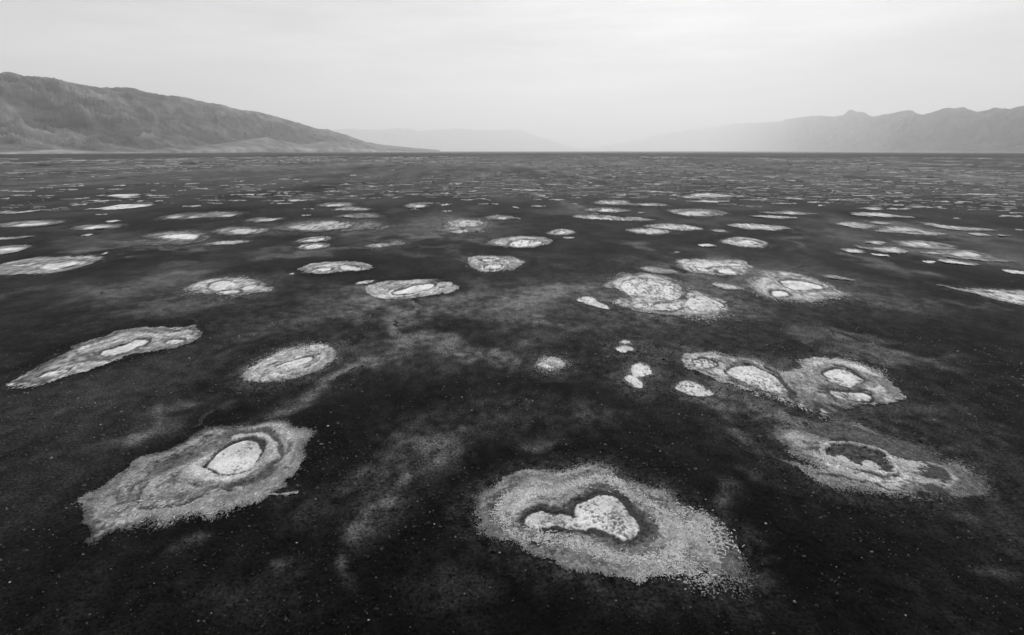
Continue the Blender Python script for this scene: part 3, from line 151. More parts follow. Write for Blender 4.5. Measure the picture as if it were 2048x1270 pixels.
 {'out': [(57.4,138.2),(62.0,139.3),(64.3,137.6),(66.8,134.4),(62.6,132.6),(59.9,134.4),(57.8,136.3)],'label': 'slim white salt pan at right,lower of two','tone': 0.45,'fade': 0.054000000000000006,'name': 'salt_pan','gap': 0.12,'rim': 0.25,'ftone': 0.74,'group': 'flat salt pans farther out','cat': 'salt pan','mottle': 0.12},
 {'out': [(83.7,142.7),(88.6,146.3),(92.1,144.8),(93.1,140.4),(95.0,135.0),(90.7,135.0),(87.3,136.0),(83.6,137.9)],'label': 'slim bright salt pan with a dark top edge,far right','floors': [[(86.8,141.2),(90.5,142.1),(91.2,138.4),(87.8,137.9)]],'tone': 0.36,'fade': 0.0405,'name': 'salt_pan','gap': 0.12,'rim': 0.14,'ftone': 0.68,'group': 'flat salt pans farther out','cat': 'salt pan','mottle': 0.12},
 {'out': [(93.9,156.8),(98.9,160.3),(101.7,160.3),(99.5,154.7),(95.9,152.0),(94.9,154.7)],'label': 'small white-floored salt pan far right,behind the slim one','floors': [[(95.9,155.4),(98.5,156.8),(98.9,154.7),(96.5,153.0)]],'tone': 0.28,'fade': 0.054000000000000006,'name': 'salt_pan','gap': 0.12,'rim': 0.14,'ftone': 0.72,'group': 'flat salt pans farther out','cat': 'salt pan','mottle': 0.12},
 {'out': [(69.3,122.5),(73.6,126.3),(75.1,124.3),(75.3,121.0),(75.13,118.34),(71.07,114.79),(69.36,115.75),(69.28,118.75)],'label': 'ragged pale salt patch at the left end of the far right salt belt','floors': [[(70.7,123.6),(74.0,124.3),(74.9,122.1),(72.2,122.1)]],'tone': 0.36,'fade': 0.135,'name': 'salt_pan','gap': 0.2,'rim': 0.04,'ftone': 0.5,'group': 'flat salt pans farther out','cat': 'salt pan','mottle': 0.12},
 {'out': [(71.22,112.16),(76.57,116.74),(80.17,117.94),(81.25,114.98),(80.05,111.08),(81.56,108.44),(81.49,106.25),(77.76,105.11),(75.55,105.92),(73.71,108.44),(71.26,109.48)],'label': 'large bright ragged salt patch in the middle of the far right salt belt','floors': [[(74.25,113.46),(79.12,116.34),(79.72,113.46),(75.69,110.36)],[(78.35,108.96),(79.52,107.59),(80.56,106.42),(77.76,106.42)]],'tone': 0.38,'fade': 0.1215,'name': 'salt_pan','gap': 0.25,'rim': 0.04,'ftone': 0.55,'group': 'flat salt pans farther out','cat': 'salt pan','mottle': 0.12},
 {'out': [(88.8,124.1),(90.8,123.4),(90.8,119.78),(92.15,116.74),(94.95,115.75),(95.42,112.9),(91.68,111.62),(88.81,112.35),(86.79,114.98),(87.08,118.95)],'label': 'long ragged salt patch at the right end of the far right salt belt','floors': [[(88.6,120.4),(89.97,117.94),(90.6,115.37),(88.29,116.34)]],'tone': 0.37,'fade': 0.135,'name': 'salt_pan','gap': 0.2,'rim': 0.04,'ftone': 0.5,'group': 'flat salt pans farther out','cat': 'salt pan','mottle': 0.12},
 {'out': [(86.41,108.1),(88.7,108.44),(88.22,104.62),(86.05,104.78)],'label': 'small ragged salt scrap below the right end of the far right salt belt','tone': 0.36,'fade': 0.13999999999999999,'name': 'salt_patch','gap': 0.12,'rim': 0.25,'ftone': 0.74,'cat': 'salt patch','mottle': 0.12},
 {'out': [(90.26,106.42),(92.16,105.76),(89.62,103.67)],'label': 'last small salt scrap at the lower right of the far right salt belt','tone': 0.3,'fade': 0.13999999999999999,'name': 'salt_patch','gap': 0.12,'rim': 0.25,'ftone': 0.74,'cat': 'salt patch','mottle': 0.12},
 {'out': [(78.7,127.0),(81.3,126.3),(81.8,122.5),(78.4,121.7)],'label': 'thin grey salt scrap along the top of the far right salt belt','tone': 0.3,'fade': 0.13999999999999999,'name': 'salt_patch','gap': 0.12,'rim': 0.25,'ftone': 0.74,'cat': 'salt patch','mottle': 0.12},
]
STREAKS = [(-123.9,202.1,3.92,2.62),(-171.7,202.7,4.04,3.23),(-164.7,188.2,1.62,1.77),(-160.3,201.0,1.3,1.72),(-141.1,189.2,1.94,1.79),(-129.2,179.6,3.3,1.61),(-125.2,166.8,1.77,1.8),(-90.1,162.2,2.49,2.08),(-109.8,180.5,1.56,1.39),(-95.0,205.0,4.64,3.92),(-86.2,181.4,2.94,1.64),(-93.2,180.0,2.33,1.39),(-87.5,171.3,1.67,1.26),(-100.7,141.0,1.23,0.72),(-115.2,178.6,0.77,1.37),(-143.4,203.3,0.88,1.46),(-188.7,223.0,4.32,1.76),(-49.8,139.3,1.06,0.98),(-19.2,166.0,1.69,3.19),(-16.8,149.4,1.33,1.78),(-9.5,185.2,2.8,1.96),(-67.4,181.4,3.27,2.84),(-68.6,171.3,3.52,1.26),(-72.8,179.6,1.36,2.08),(-47.1,220.9,2.02,3.48),(-43.2,221.6,1.48,3.5),(-24.9,172.1,3.35,1.48),(-54.6,154.7,1.34,1.2),(-54.7,199.3,1.72,1.41),(-45.0,190.7,1.85,1.81),(-38.3,193.3,1.25,2.13),(-19.1,209.2,1.13,2.81),(-24.4,211.1,1.82,3.18),(-72.2,206.2,2.11,1.81),(-78.9,202.1,0.65,1.74),(-89.1,204.4,1.1,2.98),(-69.0,221.6,2.86,3.14),(-84.0,212.4,1.83,2.24),(-34.5,206.2,1.33,1.51),(-25.8,153.7,1.17,1.02),(-14.3,184.7,1.99,1.46),(-5.0,168.8,1.1,1.22),(-8.4,169.6,1.47,1.23),(60.7,179.6,6.79,2.78),(62.6,167.6,2.72,1.81),(66.9,162.2,2.63,1.51),(1.0,157.8,1.03,1.79),(7.4,161.8,2.1,1.5),(9.5,199.8,2.15,3.14),(12.1,194.9,1.58,1.89),(14.1,183.8,2.58,1.69),(8.1,184.2,1.29,1.45),(18.6,169.2,1.01,1.23),(23.4,201.5,2.61,2.31),(21.2,190.7,1.85,1.55),(39.7,203.8,3.29,2.67),(34.5,194.9,2.1,1.62),(51.9,187.7,0.71,1.5),(81.8,189.2,1.8,1.79),(55.7,219.6,4.72,3.09),(56.9,203.3,1.75,2.35),(7.1,228.7,7.13,3.72),(32.7,145.4,0.79,0.76),(20.6,142.7,0.78,0.59),(25.4,86.7,0.43,0.34),(1.0,132.4,1.01,1.02),(104.6,155.4,3.96,1.92),(114.9,158.9,4.82,1.82),(152.2,178.2,2.58,2.28),(80.7,170.0,3.95,2.08),(92.4,188.7,3.7,2.55),(105.2,184.7,3.99,2.2),(92.7,173.8,3.38,1.73),(111.1,166.8,2.17,1.8),(87.8,163.7,1.42,1.34),(102.5,195.4,2.32,2.45),(124.9,224.4,1.45,2.5),(123.2,201.5,4.34,2.31),(119.3,177.3,2.49,1.8),(132.4,178.2,2.31,1.82),(136.6,175.1,3.03,1.76),(143.7,216.2,1.86,2.32),(167.8,206.8,7.13,2.74),(118.2,188.7,1.02,1.78),(145.5,168.8,1.64,1.43),(141.5,217.6,2.11,2.01),(131.4,193.3,0.63,1.59),(102.5,132.4,0.72,0.76),(118.5,136.5,3.24,1.63),(126.3,144.2,2.0,1.2),(100.1,112.2,0.59,0.92),(-196.8,246.1,3.7,2.56),(-203.8,270.2,4.34,3.09),(-191.9,256.6,1.65,2.79),(-206.3,263.2,1.69,2.93),(-176.7,233.2,2.5,2.31),(-190.6,223.0,2.4,2.11),(-185.4,223.0,1.44,2.11),(-169.7,276.4,2.37,3.23),(-152.1,276.4,1.63,3.23),(-175.9,260.4,2.51,2.87),(-160.4,235.5,2.78,2.35),(-167.9,237.9,1.02,2.4),(-129.0,260.4,1.95,2.87),(-121.9,266.2,4.56,3.0),(-120.0,249.5,3.48,2.64),(-128.0,237.9,2.55,2.4),(-139.5,294.5,2.36,3.66),(-129.2,228.0,0.98,2.21),(-199.0,228.0,1.72,2.21),(-125.5,319.3,2.73,4.3),(-113.1,261.3,1.68,2.89),(-112.6,271.2,2.32,3.11),(-85.4,220.9,3.8,2.07),(-61.2,253.9,3.0,2.73),(-54.7,262.3,1.97,2.91),(-48.9,266.2,3.99,3.0),(-43.2,293.3,3.14,3.63),(-27.1,276.4,3.55,3.23),(-15.1,224.4,1.69,2.14),(-77.5,271.2,1.45,3.11),(-2.5,239.5,2.52,2.43),(-14.8,243.5,1.31,2.51),(-116.9,316.5,2.03,4.22),(-96.1,467.8,1.24,9.2),(-100.9,370.0,2.37,5.76),(-6.7,277.5,1.49,3.25),(-27.0,235.5,2.28,2.35),(3.7,231.7,3.73,2.28),(13.8,269.2,3.46,3.06),(19.0,269.2,4.04,3.06),(38.1,257.6,2.76,2.81),(51.5,243.5,3.4,2.51),(66.5,272.2,4.67,3.13),(55.7,219.6,4.72,2.05),(96.7,243.5,4.71,2.51),(123.9,345.3,2.95,5.02),(115.6,309.7,3.64,4.04),(98.4,338.8,2.89,4.83),(97.7,315.1,3.37,4.19),(62.2,346.9,3.7,5.07),(61.4,373.8,2.39,5.88),(45.6,350.3,2.24,5.17),(37.1,309.7,2.65,4.04),(38.6,286.3,1.23,3.46),(25.4,243.5,2.88,2.51),(129.9,304.5,2.28,3.91),(103.4,237.9,1.23,2.4),(77.9,227.3,2.69,2.19),(130.8,392.0,2.93,6.46),(177.5,442.2,3.3,8.22),(18.2,334.1,2.5,4.7),(41.5,381.7,2.44,6.13),(171.9,458.9,1.95,8.85),(95.5,230.2,2.97,2.25),(17.3,242.7,1.17,2.5),(90.6,416.8,3.55,7.3),(152.9,342.0,3.29,4.93),(146.2,301.9,4.2,3.85),(128.7,259.4,4.73,2.85),(141.2,269.2,2.31,3.06),(215.2,398.5,2.12,6.68),(222.8,398.5,1.27,6.68),(272.0,421.7,6.29,7.47),(237.7,355.5,5.69,5.32),(202.9,297.0,4.13,3.72),(198.3,278.6,4.47,3.28),(216.9,297.0,3.49,3.72),(217.6,279.6,2.7,3.3),(163.1,270.2,4.05,3.09),(216.6,262.3,1.41,2.91),(223.5,259.4,2.23,2.85),(125.2,225.1,0.97,2.15),(140.0,247.8,1.86,2.6),(151.8,242.7,3.39,2.5),(172.7,256.6,4.95,2.79),(106.3,239.5,1.03,2.43),(184.0,309.7,1.99,4.04),(194.6,315.1,1.35,4.19),(188.8,293.3,1.88,3.63),(229.5,301.9,1.61,3.85),(160.7,219.6,0.71,2.05),(139.0,213.6,1.61,1.94)]
VEILS = [(-7.22,42.11,5.27,-1.32,0.32,-2.54,0.25),(15.39,59.4,9.45,-2.9,-1.9,-7.36,0.58),(32.71,64.12,6.24,-3.69,-3.75,-7.47,0.6),(26.83,73.97,7.51,-2.99,-2.57,-7.21,0.6),(27.05,65.94,5.76,-3.33,-3.21,-7.87,0.4),(65.04,88.97,6.43,-9.64,-4.66,-6.49,0.55),(18.88,35.16,4.14,-4.6,-2.37,-4.02,0.3),(19.32,26.31,3.17,-4.12,-1.93,-2.37,0.22),(-35.03,116.34,15.27,0.0,2.27,-7.81,0.5),(-10.42,120.41,7.37,0.0,0.9,-10.83,0.5),(80.53,115.56,10.26,-8.6,-5.24,-7.7,0.55),(-32.81,63.37,6.29,0.0,1.91,-3.94,0.28),(-58.15,99.43,7.88,0.0,3.24,-5.78,0.3),(-17.49,57.69,5.07,2.4,0.89,-2.88,0.3),(-17.59,52.89,4.86,2.97,0.54,-1.57,0.35),(-6.09,53.79,2.95,3.55,0.44,-2.45,0.35),(-16.47,59.84,4.3,-2.16,0.59,-2.64,0.4),(-4.89,27.1,1.03,1.85,0.99,-1.96,0.55),(-5.35,22.72,0.83,-0.69,-0.21,-1.54,0.5),(-6.01,20.7,0.32,0.49,0.56,-0.83,0.4),(-13.1,42.11,2.35,0.0,0.98,-3.48,0.3),(-12.81,35.16,1.67,2.55,0.53,-1.09,0.28),(-43.23,71.1,2.17,1.21,1.8,-3.05,0.55),(-43.38,63.37,2.83,1.82,1.96,-2.94,0.42),(-35.74,56.67,2.08,1.68,0.86,-1.39,0.35),(-30.6,55.68,2.55,1.9,0.84,-1.54,0.28),(1.94,59.4,4.3,5.48,0.18,-3.74,0.6),(6.1,63.87,3.65,2.63,-0.12,-2.47,0.5),(0.79,53.79,1.64,-3.63,-0.48,-2.83,0.35),(-1.37,63.37,2.86,0.0,0.05,-2.47,0.35),(-21.04,30.54,0.05,1.29,0.89,-0.97,0.55),(-21.77,28.32,0.13,0.81,0.56,-0.6,0.5),(-22.88,44.57,1.21,0.9,0.67,-1.27,0.3),(-20.69,48.48,2.16,1.26,0.52,-1.19,0.3),(-32.57,86.68,5.91,2.82,0.66,-1.78,0.4),(-14.54,107.59,9.9,3.91,0.37,-2.7,0.5),(-13.7,88.97,4.27,-2.45,0.24,-1.87,0.3),(14.27,33.54,1.92,-2.15,-0.83,-1.62,0.42),(18.22,30.67,2.49,-3.21,-0.67,-1.0,0.55),(11.43,39.89,1.49,0.0,-0.81,-3.15,0.35),(14.37,41.53,1.95,1.56,-0.36,-1.92,0.4),(22.06,93.92,2.02,-1.27,-0.49,-2.07,0.5),(11.09,53.79,2.53,-1.9,-0.43,-1.79,0.35),(8.13,50.35,3.38,-1.79,-0.42,-2.23,0.3),(28.0,43.31,0.08,-2.87,-0.82,-1.08,0.35),(29.33,40.42,1.77,-1.8,-0.62,-0.85,0.35),(42.73,57.69,5.67,-0.87,-0.43,-0.62,0.35),(51.1,71.72,1.33,-4.52,-1.09,-1.53,0.4),(51.22,80.42,0.25,-3.0,-1.22,-1.87,0.35),(13.0,29.39,0.7,-0.48,-0.27,-0.54,0.5),(9.53,22.14,0.25,-0.52,-0.53,-0.68,0.55),(12.01,23.75,0.46,-0.85,-0.39,-0.52,0.35),(-6.3,17.97,0.26,0.0,0.19,-0.67,0.35),(1.86,16.46,0.53,0.0,-0.04,-0.47,0.35),(-8.92,18.39,0.34,0.23,0.2,-0.32,0.3),(-13.53,19.41,0.52,0.42,0.21,-0.26,0.3),(-0.08,19.26,0.02,0.0,0.0,-0.03,0.0),(4.37,28.79,1.68,0.0,-0.16,-1.18,0.3),(-0.71,30.67,3.55,0.0,0.04,-1.98,0.2),(2.02,27.1,0.53,0.0,-0.04,-0.64,0.4),(14.62,23.75,1.12,-2.54,-0.12,-0.15,0.3),(14.0,26.57,0.72,-1.45,-0.2,-0.27,0.4),(17.66,17.97,0.57,0.0,-0.3,-0.38,0.25),(9.51,50.35,0.68,0.24,-0.07,-0.48,0.5),(-6.88,82.41,2.93,0.0,0.26,-3.24,0.3),(-65.84,93.92,4.53,1.91,1.76,-2.6,0.5),(-55.49,90.4,4.8,0.0,1.13,-1.94,0.4),(-3.35,57.69,1.37,2.14,0.23,-1.56,0.3),(5.13,48.03,1.77,0.0,-0.14,-1.48,0.3),(2.31,44.57,2.06,0.0,-0.1,-2.06,0.25),(-47.56,88.97,3.15,0.0,0.96,-1.88,0.25),(-76.04,102.42,2.38,1.72,1.77,-2.45,0.2),(34.83,67.3,2.16,-2.88,-1.43,-2.72,0.3),(49.56,99.43,1.75,0.0,-3.86,-8.08,0.3),(62.71,105.59,3.59,-3.4,-1.51,-2.59,0.25),(60.75,112.53,4.52,-4.48,-1.56,-2.93,0.3),(-24.49,105.59,4.96,2.74,0.6,-2.6,0.3),(-8.47,102.42,5.66,-3.85,0.2,-3.05,0.35),(-17.86,124.76,4.9,3.93,0.8,-5.36,0.4),(-16.61,132.38,3.46,0.0,0.98,-8.03,0.4),(16.71,166.42,2.96,-12.14,-0.93,-7.57,0.4),(-64.2,193.82,10.03,0.0,2.05,-6.34,0.3),(-51.09,63.37,2.44,1.3,0.95,-1.23,0.2),(-54.11,62.15,2.12,0.83,1.18,-1.43,0.25),(-9.04,22.14,1.0,0.78,0.59,-1.07,0.18),(-9.68,16.7,2.14,0.0,0.44,-0.96,0.12),(4.65,15.56,2.02,0.0,-0.15,-0.64,0.12),(-2.21,16.7,1.42,0.0,0.12,-1.19,0.15),(-7.2,24.63,0.47,0.68,0.44,-0.79,0.3),(-16.03,58.64,1.68,-1.32,0.56,-2.9,0.8),(-13.15,56.37,1.56,-1.23,0.41,-2.7,0.8),(-10.74,51.85,1.23,-4.1,-0.45,-0.88,0.8),(-8.74,45.76,1.08,-3.01,-0.34,-0.97,0.8),(-7.03,42.82,1.08,-0.35,0.19,-1.67,0.8),(-5.58,42.35,1.06,-0.35,0.13,-1.63,0.8),(-4.19,41.88,1.04,-0.36,0.08,-1.6,0.8),(-2.86,41.42,1.02,-0.35,0.03,-1.57,0.8),(-1.56,40.97,1.0,-0.34,-0.01,-1.54,0.8),(-8.21,41.65,-0.78,-0.96,-0.35,1.19,0.6),(-9.3,40.32,-0.74,-0.91,-0.37,1.13,0.6),(-10.23,38.7,-0.53,-1.24,-0.42,0.97,0.6),(-11.02,36.88,-0.49,-1.14,-0.42,0.89,0.6),(-11.69,35.33,-0.46,-1.04,-0.42,0.83,0.6),(-12.28,34.01,-0.43,-0.97,-0.42,0.77,0.6),(-12.96,32.95,-0.57,-0.61,-0.38,0.79,0.6),(-13.75,32.1,-0.54,-0.58,-0.39,0.75,0.6),(-9.58,49.95,0.74,1.86,0.41,-1.28,0.4),(-8.58,52.45,0.81,2.03,0.4,-1.4,0.4),(-7.28,54.49,1.14,1.02,0.3,-1.64,0.4),(-5.67,55.92,1.19,1.07,0.26,-1.72,0.4),(-3.83,56.92,1.32,0.33,0.14,-1.82,0.4),(-1.77,57.43,1.34,0.33,0.08,-1.85,0.4),(-18.11,51.51,0.69,1.45,0.54,-1.27,0.35),(-16.94,53.98,0.75,1.58,0.53,-1.38,0.35),(-15.18,55.29,1.31,0.0,0.39,-1.53,0.35),(-12.91,55.29,1.31,0.0,0.33,-1.53,0.35),(-1.01,58.32,1.33,1.08,0.14,-2.07,0.5),(0.59,59.62,1.39,1.13,0.09,-2.16,0.5),(2.27,61.21,1.45,1.56,0.06,-2.24,0.5),(4.04,63.12,1.53,1.65,0.0,-2.37,0.5),(5.89,64.76,1.59,1.1,-0.12,-2.54,0.5),(7.79,66.07,1.65,1.15,-0.19,-2.63,0.5),(-0.08,56.17,1.14,-2.64,-0.23,-1.52,0.3),(1.14,53.34,1.03,-2.4,-0.25,-1.38,0.3),(2.86,51.18,1.15,-0.85,-0.16,-1.47,0.3),(-4.65,27.99,-0.1,-1.33,-0.45,0.38,0.55),(-4.76,26.51,-0.09,-1.21,-0.43,0.34,0.55),(-4.98,25.09,-0.22,-0.97,-0.4,0.45,0.55),(-5.29,23.75,-0.2,-0.89,-0.38,0.41,0.55),(-5.56,22.47,-0.16,-0.83,-0.37,0.36,0.55),(-5.79,21.26,-0.15,-0.76,-0.36,0.32,0.55),(-6.03,20.12,-0.14,-0.68,-0.34,0.3,0.55),(-4.1,29.39,0.58,0.72,0.27,-0.77,0.25),(-3.18,30.18,0.72,0.28,0.15,-0.89,0.25),(-2.33,30.51,0.74,0.28,0.13,-0.91,0.25),(-21.99,27.53,0.23,0.6,0.41,-0.45,0.45),(-21.64,28.43,0.24,0.63,0.42,-0.48,0.45),(-21.33,29.49,0.17,0.77,0.43,-0.49,0.45),(-21.06,30.7,0.18,0.83,0.44,-0.53,0.45),(-20.59,31.7,0.48,0.5,0.42,-0.61,0.45),(-19.92,32.41,0.49,0.52,0.42,-0.63,0.45),(12.21,33.26,0.68,-0.39,-0.3,-0.75,0.5),(13.17,32.71,0.66,-0.38,-0.32,-0.73,0.5),(14.11,32.17,0.64,-0.37,-0.33,-0.71,0.5),(15.01,31.68,0.64,-0.33,-0.34,-0.69,0.5),(15.88,31.23,0.62,-0.32,-0.35,-0.67,0.5),(16.72,30.79,0.61,-0.32,-0.37,-0.66,0.5),(17.54,30.36,0.59,-0.31,-0.38,-0.64,0.5),(18.46,30.02,0.66,-0.17,-0.37,-0.63,0.5),(19.48,29.77,0.65,-0.16,-0.39,-0.63,0.5),(20.48,29.52,0.64,-0.16,-0.4,-0.62,0.5),(25.78,45.22,0.62,-0.84,-0.54,-0.9,0.32),(26.74,43.93,0.59,-0.79,-0.54,-0.85,0.32),(27.41,42.64,0.34,-1.07,-0.55,-0.78,0.32),(27.83,41.36,0.33,-1.01,-0.54,-0.74,0.32),(28.6,40.61,0.86,-0.2,-0.5,-0.76,0.32),(29.75,40.34,0.85,-0.2,-0.52,-0.75,0.32),(30.89,40.07,0.84,-0.2,-0.54,-0.74,0.32),(32.01,39.81,0.83,-0.2,-0.55,-0.73,0.32),(11.81,42.11,-0.99,-2.93,-0.37,0.34,0.3),(10.91,37.87,-0.16,-2.23,-0.52,-0.52,0.3),(9.94,34.74,-0.99,-1.51,-0.1,0.7,0.3),(48.95,78.99,0.74,-1.79,-0.92,-1.47,0.4),(50.07,76.27,0.69,-1.68,-0.91,-1.38,0.4),(51.02,73.56,0.51,-1.77,-0.89,-1.28,0.4),(51.8,70.87,0.48,-1.65,-0.87,-1.19,0.4),(-34.31,87.24,1.73,0.74,0.7,-1.81,0.34),(-31.61,88.39,1.78,0.75,0.65,-1.85,0.34),(-28.91,89.76,1.74,1.03,0.61,-1.9,0.34),(-26.17,91.38,1.8,1.07,0.56,-1.97,0.34),(-23.34,93.06,1.87,1.11,0.52,-2.04,0.34),(-20.63,95.87,1.64,2.55,0.5,-2.13,0.34),(-17.96,100.02,1.78,2.77,0.46,-2.31,0.34),(-15.06,104.52,1.94,3.01,0.41,-2.51,0.34),(-11.98,107.93,2.3,1.51,0.32,-2.71,0.34),(-8.83,110.01,2.38,1.57,0.25,-2.81,0.34),(-63.74,92.01,1.57,0.81,1.34,-2.0,0.4),(-61.29,93.28,1.62,0.84,1.31,-2.05,0.4),(-58.24,93.23,2.77,-1.07,1.19,-2.05,0.4),(-54.73,91.88,2.69,-1.04,1.11,-1.99,0.4),(-51.31,90.56,2.62,-1.01,1.02,-1.94,0.4),(13.38,28.94,0.46,-0.55,-0.19,-0.34,0.3),(14.13,28.06,0.44,-0.52,-0.2,-0.32,0.3),(14.71,26.96,0.24,-0.73,-0.21,-0.27,0.3),(15.12,25.69,0.22,-0.67,-0.21,-0.25,0.3),(-42.82,58.75,0.42,1.36,0.92,-1.25,0.32),(-42.12,60.98,0.45,1.46,0.94,-1.34,0.32),(-39.92,60.98,2.27,-1.45,0.74,-1.34,0.32),(-36.43,58.75,2.12,-1.35,0.64,-1.25,0.32),(-33.55,57.38,1.57,-0.4,0.64,-1.23,0.32),(-31.16,56.77,1.54,-0.39,0.59,-1.21,0.32)]
DARKS = [(-497.55,623.85,27.55,0.0,43.47,-54.89,0.8),(-474.05,669.54,25.58,0.0,34.23,-48.66,0.75),(-435.27,708.42,36.07,0.0,36.52,-59.81,0.7),(-398.11,752.06,44.66,0.0,41.81,-79.43,0.8),(-368.49,784.25,7.98,0.0,61.67,-131.99,0.9),(-284.42,722.4,30.65,0.0,26.52,-67.77,0.7),(-1242.98,1478.27,87.53,0.0,291.32,-347.5,0.7),(-1288.0,1848.93,312.62,0.0,227.74,-327.7,0.6),(-711.21,2312.26,371.24,0.0,130.9,-426.38,0.65),(-228.03,2175.99,220.67,0.0,31.74,-303.53,0.4),(-567.29,899.67,45.75,0.0,54.81,-87.35,0.5),(-229.63,669.54,22.74,0.0,14.93,-43.83,0.6),(-132.13,694.97,8.26,0.0,8.91,-47.18,0.6),(-133.2,532.8,6.34,0.0,6.91,-27.88,0.6),(-47.09,464.8,11.87,0.0,1.78,-17.75,0.5),(8.56,385.78,13.16,0.0,-0.71,-32.58,0.4),(-84.12,262.27,8.09,10.08,4.85,-15.24,0.5),(-147.71,244.37,7.44,12.29,9.89,-16.56,0.45),(60.97,301.94,10.33,0.0,-4.0,-20.12,0.45),(65.08,247.76,12.76,0.0,-4.4,-17.04,0.45),(39.96,214.93,12.95,0.0,-1.88,-10.33,0.4),(103.28,270.17,20.84,0.0,-4.57,-12.15,0.4),(143.76,247.76,13.09,-21.36,-9.76,-17.01,0.35),(706.07,899.67,68.62,0.0,-101.84,-130.39,0.55),(474.39,583.96,19.85,0.0,-44.75,-55.51,0.5),(1427.03,2175.99,551.68,0.0,-486.49,-743.31,0.45),(651.57,1946.47,263.26,0.0,-101.28,-303.24,0.4),(314.78,421.66,43.12,0.0,-21.56,-29.18,0.4),(-154.47,2175.99,1.84,0.0,17.96,-253.53,0),(-60.94,183.76,16.51,8.03,2.49,-7.61,0.3),(-19.68,183.76,14.28,0.0,0.99,-9.5,0.35),(-74.98,156.06,15.28,10.98,3.26,-6.91,0.45),(-66.56,128.46,13.99,8.02,2.4,-4.74,0.35),(2.48,34.34,6.53,0.0,-0.31,-4.8,0.45),(-6.37,48.03,5.31,0.0,0.5,-4.12,0.5),(-24.3,57.69,3.39,3.27,1.24,-2.85,0.3),(-19.59,67.3,3.63,0.0,0.91,-3.31,0.3),(17.36,50.35,5.75,-3.36,-1.02,-2.87,0.35),(-19.73,34.34,1.48,4.15,1.27,-1.83,0.45),(-38.97,50.35,0.49,6.72,3.69,-4.52,0.35),(-10.92,27.64,0.52,2.15,1.89,-2.53,0.45),(-18.13,26.57,0.8,3.61,1.1,-1.22,0.5),(-5.17,18.81,1.57,0.0,0.39,-1.73,0.35),(2.45,25.81,3.57,0.0,-0.09,-1.08,0.5),(-0.43,16.7,4.38,-1.04,-0.16,-1.41,0.4),(-12.88,16.7,4.98,0.0,1.16,-1.9,0.45),(12.91,18.25,4.0,-1.19,-1.31,-1.89,0.5),(26.8,30.67,2.3,-2.56,-3.36,-3.8,0.5),(19.66,44.57,0.04,0.0,-0.05,-0.13,0),(27.24,48.03,2.7,-6.79,-1.21,-1.97,0.3),(-2.87,48.78,4.04,0.0,0.18,-3.34,0.45),(-37.58,43.31,0.42,0.96,1.65,-1.89,0.6)]
RIDGES = [([(-11.66,37.72),(-10.89,38.89),(-9.86,40.14),(-8.96,41.29)],0.16),([(-8.36,44.54),(-6.97,42.68),(-5.37,42.15),(-3.68,41.63),(-2.01,40.62),(0.15,39.82)],0.22),([(-10.2,46.97),(-10.42,48.73),(-10.6,50.38)],0.18),([(-5.21,24.0),(-4.79,24.51),(-4.61,25.23),(-4.86,26.1)],0.16),([(0.73,41.46),(1.96,43.22)],0.2),([(-18.16,29.01),(-18.07,30.51),(-18.01,31.79),(-18.68,32.41)],0.14),([(-31.25,51.31),(-29.51,50.47),(-27.24,49.11),(-25.81,48.08)],0.2),([(27.44,50.35),(27.64,47.5),(28.46,45.75),(28.75,43.6)],0.28),([(20.87,46.04),(20.87,43.6)],0.2),([(11.6,39.59),(12.44,41.87),(13.61,42.84)],0.2),([(7.71,30.92),(8.96,32.52),(9.94,33.3)],0.18),([(14.33,23.71),(14.05,22.69)],0.12),([(11.8,28.58),(12.45,26.74),(13.53,25.29)],0.08),([(31.11,39.59),(33.4,39.38),(35.65,38.95)],0.15),([(11.78,29.18),(12.19,27.22),(13.39,25.82),(14.21,25.0)],0.08),([(7.63,27.22),(8.34,25.82)],0.08),([(-44.51,59.84),(-45.68,62.75),(-44.24,63.37),(-42.99,65.28)],0.3),([(-57.47,62.15),(-56.07,62.15),(-56.47,63.99)],0.25),([(-51.59,85.03),(-51.96,88.39)],0.3),([(-51.09,84.49),(-47.23,80.91)],0.3),([(-45.2,79.46),(-42.7,80.13),(-40.45,78.81)],0.25),([(-26.42,91.38),(-23.54,89.56),(-21.89,88.04)],0.3),([(21.35,76.27),(21.86,74.13),(22.31,71.72)],0.5),([(5.87,88.39),(8.06,84.49),(10.35,83.23)],0.3),([(0.0,69.08),(2.29,68.0)],0.3),([(27.35,51.81),(27.37,49.95),(27.14,48.4)],0.3),([(41.52,55.68),(40.08,52.89),(39.26,50.56)],0.35),([(46.04,70.94),(45.36,69.08)],0.3),([(37.03,73.72),(39.0,75.4),(42.67,77.61)],0.3),([(40.86,57.95),(43.65,57.43),(45.87,56.92)],0.2),([(55.49,63.99),(58.13,65.61),(62.71,68.35)],0.3),([(36.41,56.67),(36.14,55.68)],0.3),([(-18.09,31.45),(-18.04,29.28)],0.12),([(24.01,26.97),(24.54,26.37),(25.06,25.8)],0.08)]
